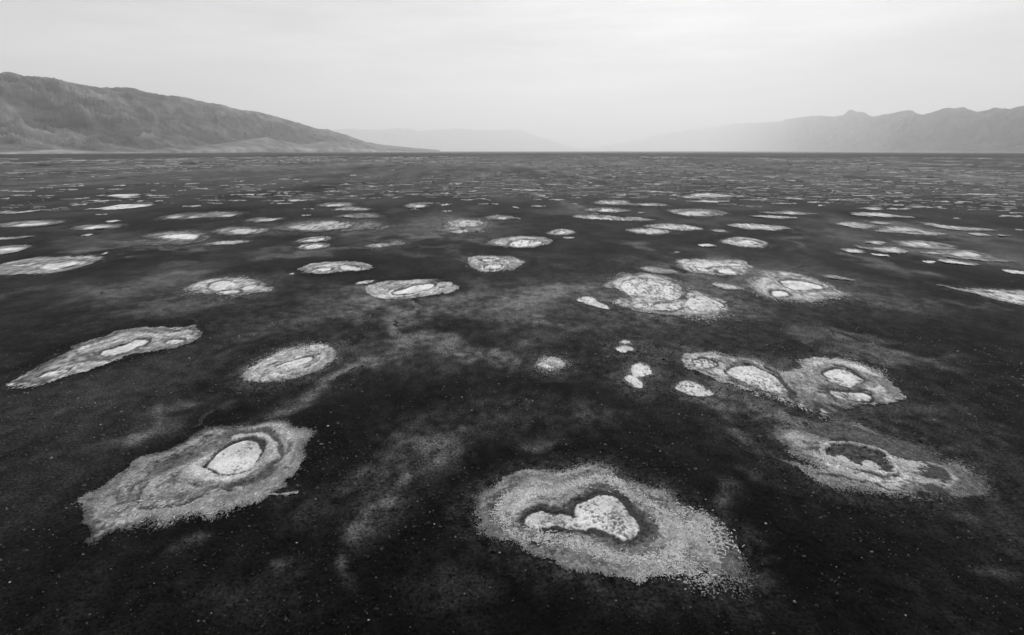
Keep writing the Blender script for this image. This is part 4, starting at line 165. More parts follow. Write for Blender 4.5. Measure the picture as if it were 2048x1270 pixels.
SKYLINES = {'left': [(-57.149,4.826),(-52.647,5.14),(-47.004,5.255),(-39.785,5.362),(-39.218,5.471),(-38.557,5.288),(-37.269,5.279),(-36.124,5.045),(-34.008,4.71),(-32.693,4.818),(-31.855,4.863),(-31.22,4.598),(-29.694,4.367),(-28.269,4.312),(-26.841,3.976),(-25.728,3.816),(-24.233,3.377),(-23.049,3.326),(-21.07,2.831),(-19.445,2.351),(-18.613,2.149),(-17.774,1.901),(-17.117,1.951),(-16.698,1.738),(-15.182,1.311),(-13.868,0.829),(-12.06,0.52),(-9.281,0.251),(-6.922,0.069)],'mid': [(-21.201,1.607),(-18.649,1.762),(-16.91,1.823),(-15.58,1.923),(-14.685,1.975),(-14.245,1.868),(-12.431,1.905),(-11.048,2.048),(-9.895,2.011),(-8.741,1.793),(-6.855,1.982),(-5.434,2.055),(-3.536,1.947),(-1.627,1.904),(0.765,1.95),(1.725,1.631),(3.649,0.99),(6.057,0.299),(8.442,0.023)],'right': [(3.667,0.046),(7.486,0.253),(10.748,0.794),(13.911,1.496),(16.118,1.83),(18.277,2.067),(20.791,2.331),(22.837,2.381),(24.031,2.442),(25.177,2.705),(25.935,2.809),(27.056,2.941),(28.006,2.797),(28.731,2.857),(29.22,3.232),(30.149,2.972),(30.872,2.835),(32.39,2.977),(33.198,3.137),(34.244,2.73),(35.01,2.924),(35.767,3.078),(36.672,3.149),(37.633,2.793),(38.464,3.04),(38.877,3.126),(39.472,2.963),(40.131,3.138),(44.084,3.298),(50.493,3.201),(56.967,2.983)]}

# ------------------------------------------------------------------ helpers
COL = scene.collection
def link(o, parent=None):
    COL.objects.link(o)
    if parent is not None: o.parent = parent
    return o
def tag(o, label=None, cat=None, group=None, kind=None):
    if label: o['label'] = label
    if cat: o['category'] = cat
    if group: o['group'] = group
    if kind: o['kind'] = kind
    return o
def np_mesh(name, V, faces, tone=None, smooth=False):
    """V (n,3) float array, faces (m,k) int array of equal-sided faces"""
    me = bpy.data.meshes.new(name)
    V = np.asarray(V, np.float32); F_ = np.asarray(faces, np.int32)
    k = F_.shape[1]
    me.vertices.add(len(V)); me.vertices.foreach_set('co', V.ravel())
    me.loops.add(F_.size); me.loops.foreach_set('vertex_index', F_.ravel())
    me.polygons.add(len(F_))
    me.polygons.foreach_set('loop_start', np.arange(0, F_.size, k, dtype=np.int32))
    me.polygons.foreach_set('loop_total', np.full(len(F_), k, np.int32))
    if smooth: me.polygons.foreach_set('use_smooth', np.ones(len(F_), bool))
    if tone is not None:
        a = me.attributes.new('tone', 'FLOAT', 'POINT')
        a.data.foreach_set('value', np.asarray(tone, np.float32).ravel())
    me.update(calc_edges=True)
    return me

# value noise on a hashed lattice
def _hash(ix, iy, seed):
    h = (ix.astype(np.int64)*374761393 + iy.astype(np.int64)*668265263 + seed*1442695041) & 0xffffffff
    h = ((h ^ (h >> 13)) * 1274126177) & 0xffffffff
    h = ((h ^ (h >> 15)) * 2246822519) & 0xffffffff
    return ((h ^ (h >> 16)) & 0xffffff).astype(np.float64)/float(0xffffff)
def vnoise(x, y, seed=0):
    x0 = np.floor(x); y0 = np.floor(y); fx = x-x0; fy = y-y0
    fx = fx*fx*fx*(fx*(fx*6-15)+10); fy = fy*fy*fy*(fy*(fy*6-15)+10)
    a = _hash(x0, y0, seed); b = _hash(x0+1, y0, seed); c = _hash(x0, y0+1, seed); d = _hash(x0+1, y0+1, seed)
    return (a+(b-a)*fx)*(1-fy) + (c+(d-c)*fx)*fy
def fbm(x, y, oct=4, seed=0, gain=0.5):
    """about -1..1"""
    s = np.zeros_like(x); a = 1.0; t = 0.0
    for o in range(oct):
        c, sn = math.cos(0.7*o+0.3), math.sin(0.7*o+0.3)
        k = 2.03**o
        s += a*(vnoise((x*c-y*sn)*k+17.3*o, (x*sn+y*c)*k-9.1*o, seed+o*31)*2-1); t += a; a *= gain
    return s/t*1.6
def sstep(a, b, x):
    t = np.clip((x-a)/(b-a), 0, 1); return t*t*(3-2*t)
def smooth_poly(p, n=3, closed=True):
    p = np.asarray(p, float); m = len(p); out = []
    for i in range(m if closed else m-1):
        if closed: a, b, c, d = p[(i-1) % m], p[i], p[(i+1) % m], p[(i+2) % m]
        else: a, b, c, d = p[max(i-1, 0)], p[i], p[i+1], p[min(i+2, m-1)]
        for j in range(n):
            t = j/n
            out.append(0.5*((2*b)+(c-a)*t+(2*a-5*b+4*c-d)*t*t+(3*b-a-3*c+d)*t**3))
    if not closed: out.append(p[-1])
    return np.array(out)
def seg_dist(X, Y, P, closed, sy):
    """distance to a polyline, with depth squeezed by sy; and inside flag when closed"""
    d2 = np.full(X.shape, 1e18); ins = np.zeros(X.shape, bool)
    Ys = Y*sy; n = len(P)
    for i in range(n if closed else n-1):
        ax, ay = P[i][0], P[i][1]*sy; bx, by = P[(i+1) % n][0], P[(i+1) % n][1]*sy
        ex, ey = bx-ax, by-ay; L = ex*ex+ey*ey+1e-12
        px, py = X-ax, Ys-ay
        t = np.clip((px*ex+py*ey)/L, 0, 1)
        d2 = np.minimum(d2, (px-ex*t)**2+(py-ey*t)**2)
        if closed:
            cr = (ay > Ys) != (by > Ys)
            ins ^= cr & (px < ex*(Ys-ay)/(by-ay+1e-18))
    d = np.sqrt(d2)
    return np.where(ins, -d, d) if closed else d

# ------------------------------------------------------------------ materials (the photograph is black and white: all neutral)
def mat_base(name, rough=0.9, spec=0.15):
    m = bpy.data.materials.new(name); m.use_nodes = True
    nt = m.node_tree; b = nt.nodes['Principled BSDF']
    b.inputs['Roughness'].default_value = rough
    b.inputs['Specular IOR Level'].default_value = spec
    return m, nt, b
def add(nt, typ, **kw):
    n = nt.nodes.new(typ)
    for k, v in kw.items(): setattr(n, k, v)
    return n
def noise(nt, scale, detail=3, rough=0.6, vec=None):
    n = add(nt, 'ShaderNodeTexNoise')
    n.inputs['Scale'].default_value = scale; n.inputs['Detail'].default_value = detail; n.inputs['Roughness'].default_value = rough
    if vec is not None: nt.links.new(vec, n.inputs['Vector'])
    return n.outputs[0]
def maprange(nt, v, a, b, c, d):
    n = add(nt, 'ShaderNodeMapRange'); nt.links.new(v, n.inputs[0])
    for i, q in enumerate((a, b, c, d)): n.inputs[i+1].default_value = q
    return n.outputs[0]
def mul(nt, a, b):
    n = add(nt, 'ShaderNodeMath', operation='MULTIPLY')
    for i, q in enumerate((a, b)):
        if hasattr(q, 'links'): nt.links.new(q, n.inputs[i])
        else: n.inputs[i].default_value = q
    return n.outputs[0]
def crust_material(name, fine, coarse, bump, rough=0.92, spec=0.1, lo=0.6, hi=1.4, crisp=0.2):
    m, nt, b = mat_base(name, rough, spec)
    at = add(nt, 'ShaderNodeAttribute', attribute_name='tone')
    geo = add(nt, 'ShaderNodeNewGeometry')
    f1 = maprange(nt, noise(nt, fine, 4, 0.7, geo.outputs['Position']), 0.5-crisp, 0.5+crisp, lo, hi)
    f2 = maprange(nt, noise(nt, coarse, 5, 0.6, geo.outputs['Position']), 0.3, 0.7, 0.8, 1.2)
    v = mul(nt, mul(nt, at.outputs['Fac'], f1), f2)
    nt.links.new(v, b.inputs['Base Color'])
    if bump:
        bp = add(nt, 'ShaderNodeBump'); bp.inputs['Strength'].default_value = bump; bp.inputs['Distance'].default_value = 0.03
        nt.links.new(noise(nt, fine*0.7, 3, 0.6, geo.outputs['Position']), bp.inputs['Height'])
        nt.links.new(bp.outputs[0], b.inputs['Normal'])
    return m
M_MUD = crust_material('dark_mud', 8.0, 0.8, 1.0, spec=0.06, lo=0.25, hi=2.0, crisp=0.13)
M_CRUST = crust_material('grey_salt_crust', 9.0, 0.9, 0.8, lo=0.62, hi=1.32)
M_SALT = crust_material('white_salt', 6.0, 0.7, 0.4, spec=0.2, lo=0.85, hi=1.1)
M_DAMP = crust_material('damp_mud', 9.0, 1.3, 0.6, rough=0.7, spec=0.15, lo=0.5, hi=1.6)
M_FLAKE = crust_material('salt_flake', 4.0, 1.0, 0.0, lo=0.9, hi=1.1)
def rock_material(name, scale, lo, hi):
    m, nt, b = mat_base(name, 0.95, 0.05)
    at = add(nt, 'ShaderNodeAttribute', attribute_name='tone')
    geo = add(nt, 'ShaderNodeNewGeometry')
    mp = add(nt, 'ShaderNodeMapping'); mp.inputs['Scale'].default_value = (1, 1, 2.5)
    nt.links.new(geo.outputs['Position'], mp.inputs['Vector'])
    f = maprange(nt, noise(nt, scale, 8, 0.62, mp.outputs[0]), 0.32, 0.68, lo, hi)
    nt.links.new(mul(nt, at.outputs['Fac'], f), b.inputs['Base Color'])
    return m

# ------------------------------------------------------------------ the mud flat: one sheet, finer where it is near
for P in PANS:
    P['o'] = smooth_poly(P['out'], 3)
    c = P['o'].mean(0); P['c'] = c
    P['slant'] = math.hypot(math.hypot(*c), H)
    ext = P['o'].max(0)-P['o'].min(0); P['ext'] = ext
    dx = P['slant']/1138.0*1.05
    P['dx'] = dx; P['dy'] = dx*max(1.0, 0.8*P['slant']/H)
    while (ext[0]*1.3/P['dx'])*(ext[1]*1.3/P['dy']) > 120000: P['dx'] *= 1.06; P['dy'] *= 1.06
    P['sy'] = math.sqrt(P['dx']/P['dy'])
    P['size'] = math.sqrt(ext[0]*ext[1]*P['sy'])
    P['sink'] = 0.02+0.0005*P['slant']

def warp(P, X, Y, i):
    s = P['size']; a = 0.035*s; L = 0.16*s; sy = P['sy']
    wx = fbm(X/L+i*7.7, Y*sy/L, 4, 11+i)*a; wy = fbm(X/L-i*3.1, Y*sy/L+40, 4, 57+i)*a/sy
    return X+wx, Y+wy

def build_ground():
    az_f = np.radians(np.linspace(-52, 52, 1150))
    az_s = np.radians(np.linspace(52, 308, 60))[1:-1]
    az = np.concatenate([az_f, az_s]); na = len(az)
    # one row per pixel-ish step of depression angle
    dep = np.concatenate([np.linspace(math.radians(75), math.radians(47), 14), np.linspace(math.radians(46.6), math.radians(1.2), 500),
                          np.radians(np.geomspace(1.17, 0.012, 90))])
    r = H/np.tan(dep); nr = len(r)
    A, R = np.meshgrid(az, r)                       # rows r, columns az
    jit = (vnoise(A*900, np.arange(nr)[:, None]*1.0+A*0, 5)-0.5)
    X = np.sin(A)*R; Y = np.cos(A)*R
    # --- mud tone: salt pales it far out; near darkening is partly painted vignette
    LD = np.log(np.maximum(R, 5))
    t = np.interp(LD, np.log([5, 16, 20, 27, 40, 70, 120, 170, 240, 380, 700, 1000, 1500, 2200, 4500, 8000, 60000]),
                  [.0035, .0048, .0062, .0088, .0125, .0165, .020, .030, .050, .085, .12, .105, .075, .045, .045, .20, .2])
    n1 = fbm(X/14, Y/22, 5, 3); n2 = fbm(X/2.6, Y/3.6, 4, 9); n3 = fbm(X/0.55, Y/0.7, 3, 21)
    nearw = 1-sstep(120, 260, R); vnear = 1-sstep(40, 110, R)
    nf = fbm(X/34, Y/120, 5, 43); nf2 = fbm(X/160, Y/520, 4, 71); nf3 = fbm(X/7, Y/40, 4, 91)
    lg = (0.50*n1+0.36*n2*nearw+0.55*n3*vnear)*nearw + (1-nearw)*(0.40*nf+0.45*nf3+0.30*nf2)
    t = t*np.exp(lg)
    # salt dust veils, with a grain of their own
    dust = np.zeros_like(X)
    wxx = X+fbm(X/4.5, Y/6, 4, 101)*0.09*np.minimum(R, 60)*0.5; wyy = Y+fbm(X/4.5+9, Y/6, 4, 131)*0.14*np.minimum(R, 120)*0.5
    for (cx, cyy, ax, ay, bx, by, s) in VEILS:
        if s <= 0: continue
        det = ax*by-ay*bx; dx, dy = wxx-cx, wyy-cyy
        u = (dx*by-dy*bx)/det; v = (ax*dy-ay*dx)/det
        dust = np.maximum(dust, 1.35*s*np.exp(-0.7*(u*u+v*v)))+0.25*np.minimum(dust, s*np.exp(-0.7*(u*u+v*v)))
    rough = fbm(X/0.16, Y/0.2, 2, 401)*(1-sstep(16, 45, R))
    streaky = 0.3+0.9*(fbm(X/3.2, Y/4.2, 6, 151, 0.7)*0.5+0.5)+0.3*n3*vnear+0.22*rough
    dust = np.clip(dust*streaky, 0, 1)
    gen = np.clip(fbm(X/19+3, Y/30, 5, 201, 0.58)-0.15, 0, 1)*0.35*nearw*sstep(18, 45, R)
    dust = np.clip(dust+gen, 0, 1)
    dark = np.zeros_like(X)  # dark mud patches; those by the near corners paint in a vignette
    for (cx, cyy, ax, ay, bx, by, s) in DARKS:
        if s <= 0: continue
        det = ax*by-ay*bx; dx, dy = wxx-cx, wyy-cyy
        u = (dx*by-dy*bx)/det; v = (ax*dy-ay*dx)/det
        dark = np.maximum(dark, s*np.exp(-0.8*(u*u+v*v)))
    dark *= np.where(R > 150, np.clip(0.85+1.1*fbm(X/9, Y/60, 4, 301), 0, 1.25), 1.0)
    Z = 0.022*n2*vnear+0.018*n3*vnear*(1-sstep(25, 70, R)) + 0.02*n1*nearw
    Z += 0.026*rough
    far_rough = (1-nearw)*(1-sstep(900, 3000, R)); Z += 0.05*nf3*far_rough
    Z += 0.5*np.clip(dark, 0, 1)*(R > 250)*np.clip(nf3, 0, 1)*(1-sstep(1500, 4000, R))
    # --- beneath the pans the sheet is lowered; close round them the mud is damp and clean of dust
    flat = X.ravel(), Y.ravel(); dust = dust.ravel(); tt = t.ravel(); Zf = Z.ravel(); halo = np.zeros_like(Zf)
    for i, P in enumerate(PANS):
        lo = P['o'].min(0)-0.5*P['ext']-0.6; hi = P['o'].max(0)+0.5*P['ext']+0.6
        idx = np.nonzero((flat[0] > lo[0]) & (flat[0] < hi[0]) & (flat[1] > lo[1]) & (flat[1] < hi[1]))[0]
        if len(idx) == 0: continue
        x, y = flat[0][idx], flat[1][idx]
        wx, wy = warp(P, x, y, i)
        d = seg_dist(wx, wy, P['o'], True, P['sy'])
        f = P['fade']*P['size']+2*P['dx']
        k = 1-sstep(f*1.5+0.15, f*2.6+0.5, d)
        Zf[idx] = Zf[idx]*(1-k)-P['sink']*k-0.24*sstep(-0.04*P['size'], -0.10*P['size'], d)
        halo[idx] = np.maximum(halo[idx], np.exp(-(np.clip(d-f, 0, None)/(0.16*P['size']+0.05))**2)*min(1.0, P['size']/6))
        if P['fade'] >= .05:      # salt dust shed round a soft-edged pan
            w = 0.8*f+0.3
            dust[idx] = np.maximum(dust[idx], min(.42, 3.2*P['fade'])*np.exp(-(np.clip(d-0.2*f, 0, None)/w)**2)*(0.55+0.5*fbm(x/(0.3*w), y*P['sy']/(0.3*w), 3, 77)))
    dust = dust.reshape(X.shape); halo = halo.reshape(X.shape)
    dust = np.clip(dust, 0, 1)
    tone = t*(1-0.42*halo)*(1-0.8*np.clip(dark, 0, 1))
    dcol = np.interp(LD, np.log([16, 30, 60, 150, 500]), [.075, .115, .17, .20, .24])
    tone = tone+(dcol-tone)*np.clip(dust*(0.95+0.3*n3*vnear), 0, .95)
    V = np.stack([X, Y, Z], -1).reshape(-1, 3); V[:, 2] = Zf
    ii = np.arange(nr-1)[:, None]*na; jj = np.arange(na)[None, :]; j2 = (jj+1) % na
    Fq = np.stack([ii+jj, ii+na+jj, ii+na+j2, ii+j2], -1).reshape(-1, 4)[:, ::-1]
    # a cap under the camera
    V = np.vstack([V, [[0, 0, 0]]])
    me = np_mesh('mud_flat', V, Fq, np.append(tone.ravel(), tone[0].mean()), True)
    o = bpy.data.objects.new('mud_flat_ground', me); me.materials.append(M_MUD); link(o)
    tag(o, 'dark cracked mud flat stretching to the horizon', 'ground', kind='structure')
    cap = [(math.sin(a)*r[0]*1.001, math.cos(a)*r[0]*1.001, -0.004) for a in np.linspace(0, 2*math.pi, 49)[:-1]]
    cm = bpy.data.meshes.new('ground_cap'); cm.from_pydata([(0, 0, -0.004)]+cap, [], [(0, 1+(k+1) % 48, 1+k) for k in range(48)])
    a = cm.attributes.new('tone', 'FLOAT', 'POINT'); a.data.foreach_set('value', np.full(49, .006, np.float32))
    cm.materials.append(M_MUD); link(bpy.data.objects.new('ground_underfoot', cm), o)
    return o
ground = build_ground()

# ------------------------------------------------------------------ pressure ridges: broken lips of mud along the cracks
def build_ridge(i, pts, w):
    rng = np.random.default_rng(500+i)
    p = smooth_poly(pts, 10, False)
    slant = math.hypot(math.hypot(*p.mean(0)), H)
    L = np.concatenate([[0], np.cumsum(np.hypot(*np.diff(p, axis=0).T))])
    step = max(0.07, 0.0022*slant); n = max(10, int(L[-1]/step)); n = min(n, 260)
    s = np.linspace(0, L[-1], n)
    c = np.stack([np.interp(s, L, p[:, 0]), np.interp(s, L, p[:, 1])], 1)
    tg = np.gradient(c, axis=0); tg /= np.linalg.norm(tg, axis=1)[:, None]+1e-9
    nm = np.stack([-tg[:, 1], tg[:, 0]], 1)
    wob = fbm(s/1.1, s*0+i, 4, 900+i, .6)*0.32+fbm(s/0.25, s*0+i+5, 2, 930+i)*0.08
    c = c+nm*wob[:, None]
    env = np.sin(np.linspace(0.08, math.pi-0.08, n))**0.5*np.clip(0.45+0.9*fbm(s/1.6, s*0+3.3*i, 3, 960+i), 0.0, 1.3)
    ww = w*(0.35+0.65*rng.random(n))*env; hh = (0.03+0.16*w*rng.random(n))*env
    prof = [(-1.5, -.03, .022), (-.55, .75, .05), (-.16, .35, .018), (0, -.35, .006), (.16, .3, .018), (.6, 1.0, .045), (1.5, -.03, .022)]
    V = []; T = []
    for (a, b, tn) in prof:
        q = c+nm*(a*ww)[:, None]
        V.append(np.column_stack([q, b*hh-0.004 if b < 0 else b*hh])); T.append(np.full(n, tn)*(0.6+0.8*rng.random(n)))
    k = len(prof); V = np.concatenate(V); T = np.concatenate(T)
    jj = np.arange(n-1)
    Fq = np.concatenate([np.stack([a*n+jj, a*n+jj+1, (a+1)*n+jj+1, (a+1)*n+jj], 1) for a in range(k-1)])
    me = np_mesh('pressure_ridge', V, Fq, T); me.materials.append(M_MUD)
    link(bpy.data.objects.new('pressure_ridge', me), ground)
for i, (pts, w) in enumerate(RIDGES): build_ridge(i, pts, w)

# ------------------------------------------------------------------ salt pans
def cells_mesh(name, mask, VX, VY, VZ, T):
    """one mesh of the grid cells in mask"""
    ny, nx = mask.shape
    r, c = np.nonzero(mask)
    if len(r) == 0: return None
    q = np.stack([r*(nx+1)+c, r*(nx+1)+c+1, (r+1)*(nx+1)+c+1, (r+1)*(nx+1)+c], 1)
    u, inv = np.unique(q, return_inverse=True)
    V = np.stack([VX.ravel()[u], VY.ravel()[u], VZ.ravel()[u]], 1)
    return np_mesh(name, V, inv.reshape(-1, 4), T.ravel()[u], True)
def vert_from_cell(C, fn='mean'):
    p = np.pad(C, 1, mode='edge')
    s = np.stack([p[:-1, :-1], p[1:, :-1], p[:-1, 1:], p[1:, 1:]])
    return s.mean(0) if fn == 'mean' else s.min(0)

def islands(mask):
    """the connected pieces of a cell mask, as a list of masks, largest first"""
    lab = np.zeros(mask.shape, int); out = []; ny, nx = mask.shape
    cells = list(zip(*np.nonzero(mask))); k = 0
    for c in cells:
        if lab[c]: continue
        k += 1; lab[c] = k; st = [c]; n = 0
        while st:
            r, q = st.pop(); n += 1
            for dr in (-1, 0, 1):
                for dq in (-1, 0, 1):
                    a, e = r+dr, q+dq
                    if 0 <= a < ny and 0 <= e < nx and mask[a, e] and not lab[a, e]: lab[a, e] = k; st.append((a, e))
        out.append((n, k))
    out.sort(reverse=True)
    return [(n, lab == k) for n, k in out]
def flake_mesh(P, i, O, rng):
    Vs, Fs, Ts = [], [], []; base = 0
    for (line, w, n) in P['flakes']:
        p = smooth_poly(line, 5, False)
        L = np.concatenate([[0], np.cumsum(np.hypot(*np.diff(p, axis=0).T))])
        s = rng.random(n)*L[-1]
        x = np.interp(s, L, p[:, 0])+rng.normal(0, w*0.36, n); y = np.interp(s, L, p[:, 1])+rng.normal(0, w*0.42, n)
        a = rng.random(n)*math.pi; ln = rng.uniform(.06, .20, n)*(1+0.9*(rng.random(n) > .86)); wd = rng.uniform(.012, .022, n); ht = rng.uniform(.015, .035, n)
        tilt = rng.uniform(-.03, .03, n); ca, sa = np.cos(a), np.sin(a)
        bend = rng.uniform(-.35, .35, n)*ln*0.5
        # a bent, tapered bar: three stations of (left foot, crest, right foot)
        pts = []
        for st, (f, sc) in enumerate(((-1, .35), (0, 1), (1, .4))):
            cx = x+ca*ln*.5*f-sa*bend*(1-abs(f)); cyy = y+sa*ln*.5*f+ca*bend*(1-abs(f)); z = P['zt']+f*tilt
            pts += [np.stack([cx-sa*wd*sc, cyy+ca*wd*sc, z-.012], 1), np.stack([cx, cyy, z+ht*sc], 1), np.stack([cx+sa*wd*sc, cyy-ca*wd*sc, z-.012], 1)]
        V = np.stack(pts, 1).reshape(-1, 3)
        b = base+np.arange(n)[:, None, None]*9
        F_ = (b+np.array([[0, 3, 4, 1], [1, 4, 5, 2], [3, 6, 7, 4], [4, 7, 8, 5]])[None]).reshape(-1, 4)
        Vs.append(V); Fs.append(F_); Ts.append(np.repeat(rng.uniform(.5, .8, n), 9)); base += len(V)
    me = np_mesh('salt_flakes', np.concatenate(Vs)-np.array([O[0], O[1], 0]), np.concatenate(Fs), np.concatenate(Ts))
    me.materials.append(M_FLAKE); return me

def build_pan(i, P):
    rng = np.random.default_rng(1000+i)
    o, dx, dy, sy, size = P['o'], P['dx'], P['dy'], P['sy'], P['size']
    f = P['fade']*size
    pad = 1.6*f+0.06*size
    lo = o.min(0)-[pad, pad/sy]; hi = o.max(0)+[pad, pad/sy]
    nx = max(6, int((hi[0]-lo[0])/dx)); ny = max(5, int((hi[1]-lo[1])/dy))
    gx = np.linspace(lo[0], hi[0], nx+1); gy = np.linspace(lo[1], hi[1], ny+1)
    VX, VY = np.meshgrid(gx, gy)
    jx = (gx[1]-gx[0])*.3; jy = (gy[1]-gy[0])*.3
    VX = VX+rng.uniform(-jx, jx, VX.shape); VY = VY+rng.uniform(-jy, jy, VY.shape)
    CX = (VX[:-1, :-1]+VX[1:, 1:])/2; CY = (VY[:-1, :-1]+VY[1:, 1:])/2
    U, W_ = CX/dx, CY/dy
    grain = 0.6*vnoise(U/1.7, W_/1.4, 70+i)+0.4*rng.random(CX.shape)
    lump = fbm(U/5.5, W_/3.2, 4, 170+i, .6)
    wx, wy = warp(P, CX, CY, i)
    jag = lump*dx*2.2
    d = seg_dist(wx, wy, o, True, sy)+jag
    # how soft the edge is changes along it
    soft = np.clip(0.75+0.9*fbm(CX/(.45*size), CY*sy/(.45*size), 2, 270+i), .2, 1.8)
    ff = 1.15*f*soft+1.2*dx
    keep = grain < sstep(1.0, -1.0, d/ff)*1.0
    keep &= d < 1.3*ff
    T = P['tone']*(1+0.22*lump+0.30*fbm(CX/(.2*size), CY*sy/(.2*size), 4, 370+i))*(0.7+0.6*grain)
    T *= 0.9+0.12*sstep(0, -0.12*size, d)
    ter = vnoise(d/(.045*size)+0.8*lump, fbm(CX/(.5*size), CY*sy/(.5*size), 2, 777+i)*1.5, 330+i)*.6+vnoise(d/(.018*size)+1.0*lump, CX/(.4*size), 331+i)*.4
    T *= np.clip(0.05+1.9*ter, .35, 1.6)
    # dark mottling where the crust has broken through to mud
    mn = fbm(U/9+0.12*W_, W_/3.2, 4, 870+i, .62); mo = P.get('mottle', .12)
    gr = min(.58, 6*P['fade'])*(.45 if P['slant'] < 60 else .65); T *= 1-gr+gr*1.15*sstep(.4*ff, -.20*size, d)
    mk = sstep(np.quantile(mn, 1-mo), np.quantile(mn, 1-mo*.4), mn)*np.clip(.6+.9*fbm(CX/(.3*size), CY*sy/(.3*size), 2, 880+i), 0, 1)
    T *= 1-.72*mk
    Zc = 0.016+0.012*lump+0.03*sstep(0, -0.08*size, d)
    for (poly, tone) in P.get('shades', []):
        ds = seg_dist(wx, wy, smooth_poly(poly, 2), True, sy)+lump*dx*3
        k = sstep(3*dx, -5*dx, ds)
        T = T*(1-k)+k*tone*(1+0.5*lump)*(0.6+0.8*grain); Zc = Zc-0.03*k
    bd = np.zeros(CX.shape, bool); owner = np.zeros(CX.shape, int); gapm = np.zeros(CX.shape, bool)
    for j, (line, w, tone) in enumerate(P.get('bands', [])):
        db = seg_dist(wx, wy, smooth_poly(line, 4, False), False, sy)
        wv = 1.35*w*np.clip(0.75+0.55*fbm(CX/(w*4), CY*sy/(w*4), 3, 470+i), .15, 1.5)
        k = sstep(1.15, .45, (db+lump*w*.28)/np.maximum(wv, .6*dx))
        T = T*(1-k)+k*tone*(1+0.25*lump)*(0.8+0.4*grain)
        if tone <= .09:
            Zc = Zc-0.07*k*min(1, w/.15)
            q = (k > .5) & (tone <= .06); bd |= q; owner[q] = 200+j
        else: Zc = Zc+0.015*k
    floor = np.zeros(CX.shape, bool); mud = bd.copy(); rim = np.zeros(CX.shape, bool); dF = np.full(CX.shape, 1e9)
    for j, poly in enumerate(P.get('pools', [])):
        ds = seg_dist(wx, wy, smooth_poly(poly, 3), True, sy)+lump*dx*5.0
        ds = np.where(mn > np.quantile(mn, .86), np.maximum(ds, .01), ds)
        k = sstep(1.5*dx, -3*dx, ds); mud |= ds < 0; owner[ds < 0] = 100+j
        T = np.where(ds < 0, .028*np.clip(1+1.3*lump, .2, 3)*(0.4+1.2*grain)+.06*(grain > .74), T); Zc = Zc-0.14*k
    fx, fy = CX+.35*(wx-CX), CY+.35*(wy-CY)
    gapn = fbm(U/3.0, W_/1.7, 3, 570+i, .6)+0.7*fbm(CX/(.10*size), CY*sy/(.10*size), 3, 571+i)
    for j, poly in enumerate(P.get('floors', [])):
        ds = seg_dist(fx, fy, smooth_poly(poly, 3), True, sy)+lump*dx*1.6
        dF = np.minimum(dF, ds)
    if P.get('floors'):
        # fine terraces left by the shrinking pool
        rn = vnoise(dF/(.030*size)+.45*lump, fbm(CX/(.4*size), CY*sy/(.4*size), 2, 590+i)*1.3, 591+i)
        near_f = np.exp(-np.clip(dF, 0, None)/(.22*size))
        T *= 1-.55*near_f*sstep(.66, .74, rn); T *= 1+.45*near_f*sstep(.34, .26, rn)
        rw = P['rim']*np.clip(0.85+0.6*fbm(CX/(.16*size), CY*sy/(.16*size), 3, 670+i), .4, 1.7)
        rw = np.maximum(rw, dx*.5) if P['rim'] > .08 else rw
        floor = dF < 0
        g = P['gap']
        thr = np.quantile(gapn[floor], 1-g) if floor.any() and g > 0 else 9
        hole = floor & (gapn > thr) & (grain > .28)
        rim = (dF >= 0) & (dF < rw)
        keep |= floor | rim
        T = np.where(floor, P['ftone']*(0.84+0.16*grain+0.10*lump+0.16*fbm(CX/(.13*size), CY*sy/(.13*size), 4, 572+i)), T)
        T = np.where(rim, .035*(1+.6*lump)*(.5+grain), T)  # dark mud ring, with the trench's shadow painted into its tone
        T = np.where(hole, .10*(.5+grain), T)
        kz = sstep(0, -2.5*dx, dF)
        Zc = np.where(dF < rw, -0.03+0.02*lump*0.5, Zc)
        Zc = np.where(rim, -0.05, Zc); Zc = np.where(floor & ~hole, -0.02+0.012*lump, Zc); Zc = np.where(hole, -0.06, Zc)
        # the crust stands a little proud just outside the rim
        Zc = np.where((dF >= rw) & (dF < rw*2.2), Zc+0.012, Zc)
        mud = (mud & ~floor) | rim | hole
        floor = floor & ~hole; owner[rim] = 300; gapm = hole
    mud &= keep
    rel = min(.45*dx, .06)
    VZ = vert_from_cell(Zc)+rng.normal(0, 1, VX.shape)*rel*.45+vert_from_cell(lump)*rel*1.4
    edge = vert_from_cell(keep.astype(float), 'min') < .5
    VZ = np.where(edge, np.clip(VZ, 0.004, 0.014), VZ)
    fl_v = vert_from_cell((floor | mud).astype(float)) > .5
    VT = vert_from_cell(T)*np.exp(rng.normal(0, 1, VX.shape)*np.where(fl_v, .07, .26))
    VT = np.clip(VT*1.12, .006, .82)
    O = (float(P['c'][0]), float(P['c'][1]))
    VX = VX-O[0]; VY = VY-O[1]
    holes = mud & gapm & keep
    mud = mud & ~gapm
    crust = keep & ~floor & ~mud & ~holes
    parts = [('salt_crust', crust, M_CRUST), ('white_floor', floor, M_SALT), ('mud_gaps', holes, M_DAMP)]
    fl = P.get('floors', [])
    if fl:
        near = np.stack([seg_dist(wx, wy, smooth_poly(q, 2), True, sy) for q in fl]).argmin(0)
    for j in range(len(P.get('pools', []))): parts.append(('mud_pool', mud & (owner == 100+j), M_DAMP))
    for j in range(len(P.get('bands', []))): parts.append(('mud_furrow', mud & (owner == 200+j), M_DAMP))
    for j in range(len(fl)): parts.append(('shaded_mud_rim', mud & (owner == 300) & (near == j), M_DAMP))
    split = []
    for n, m, mt in parts:
        if n in ('salt_crust', 'mud_gaps'): split.append((n, m, mt)); continue
        for j, (cnt, mj) in enumerate(islands(m)):
            if cnt >= 14 or (j == 0 and n == 'white_floor'): split.append((n, mj, mt))
            else: split[0][1][mj] = True            # crumbs stay with the crust
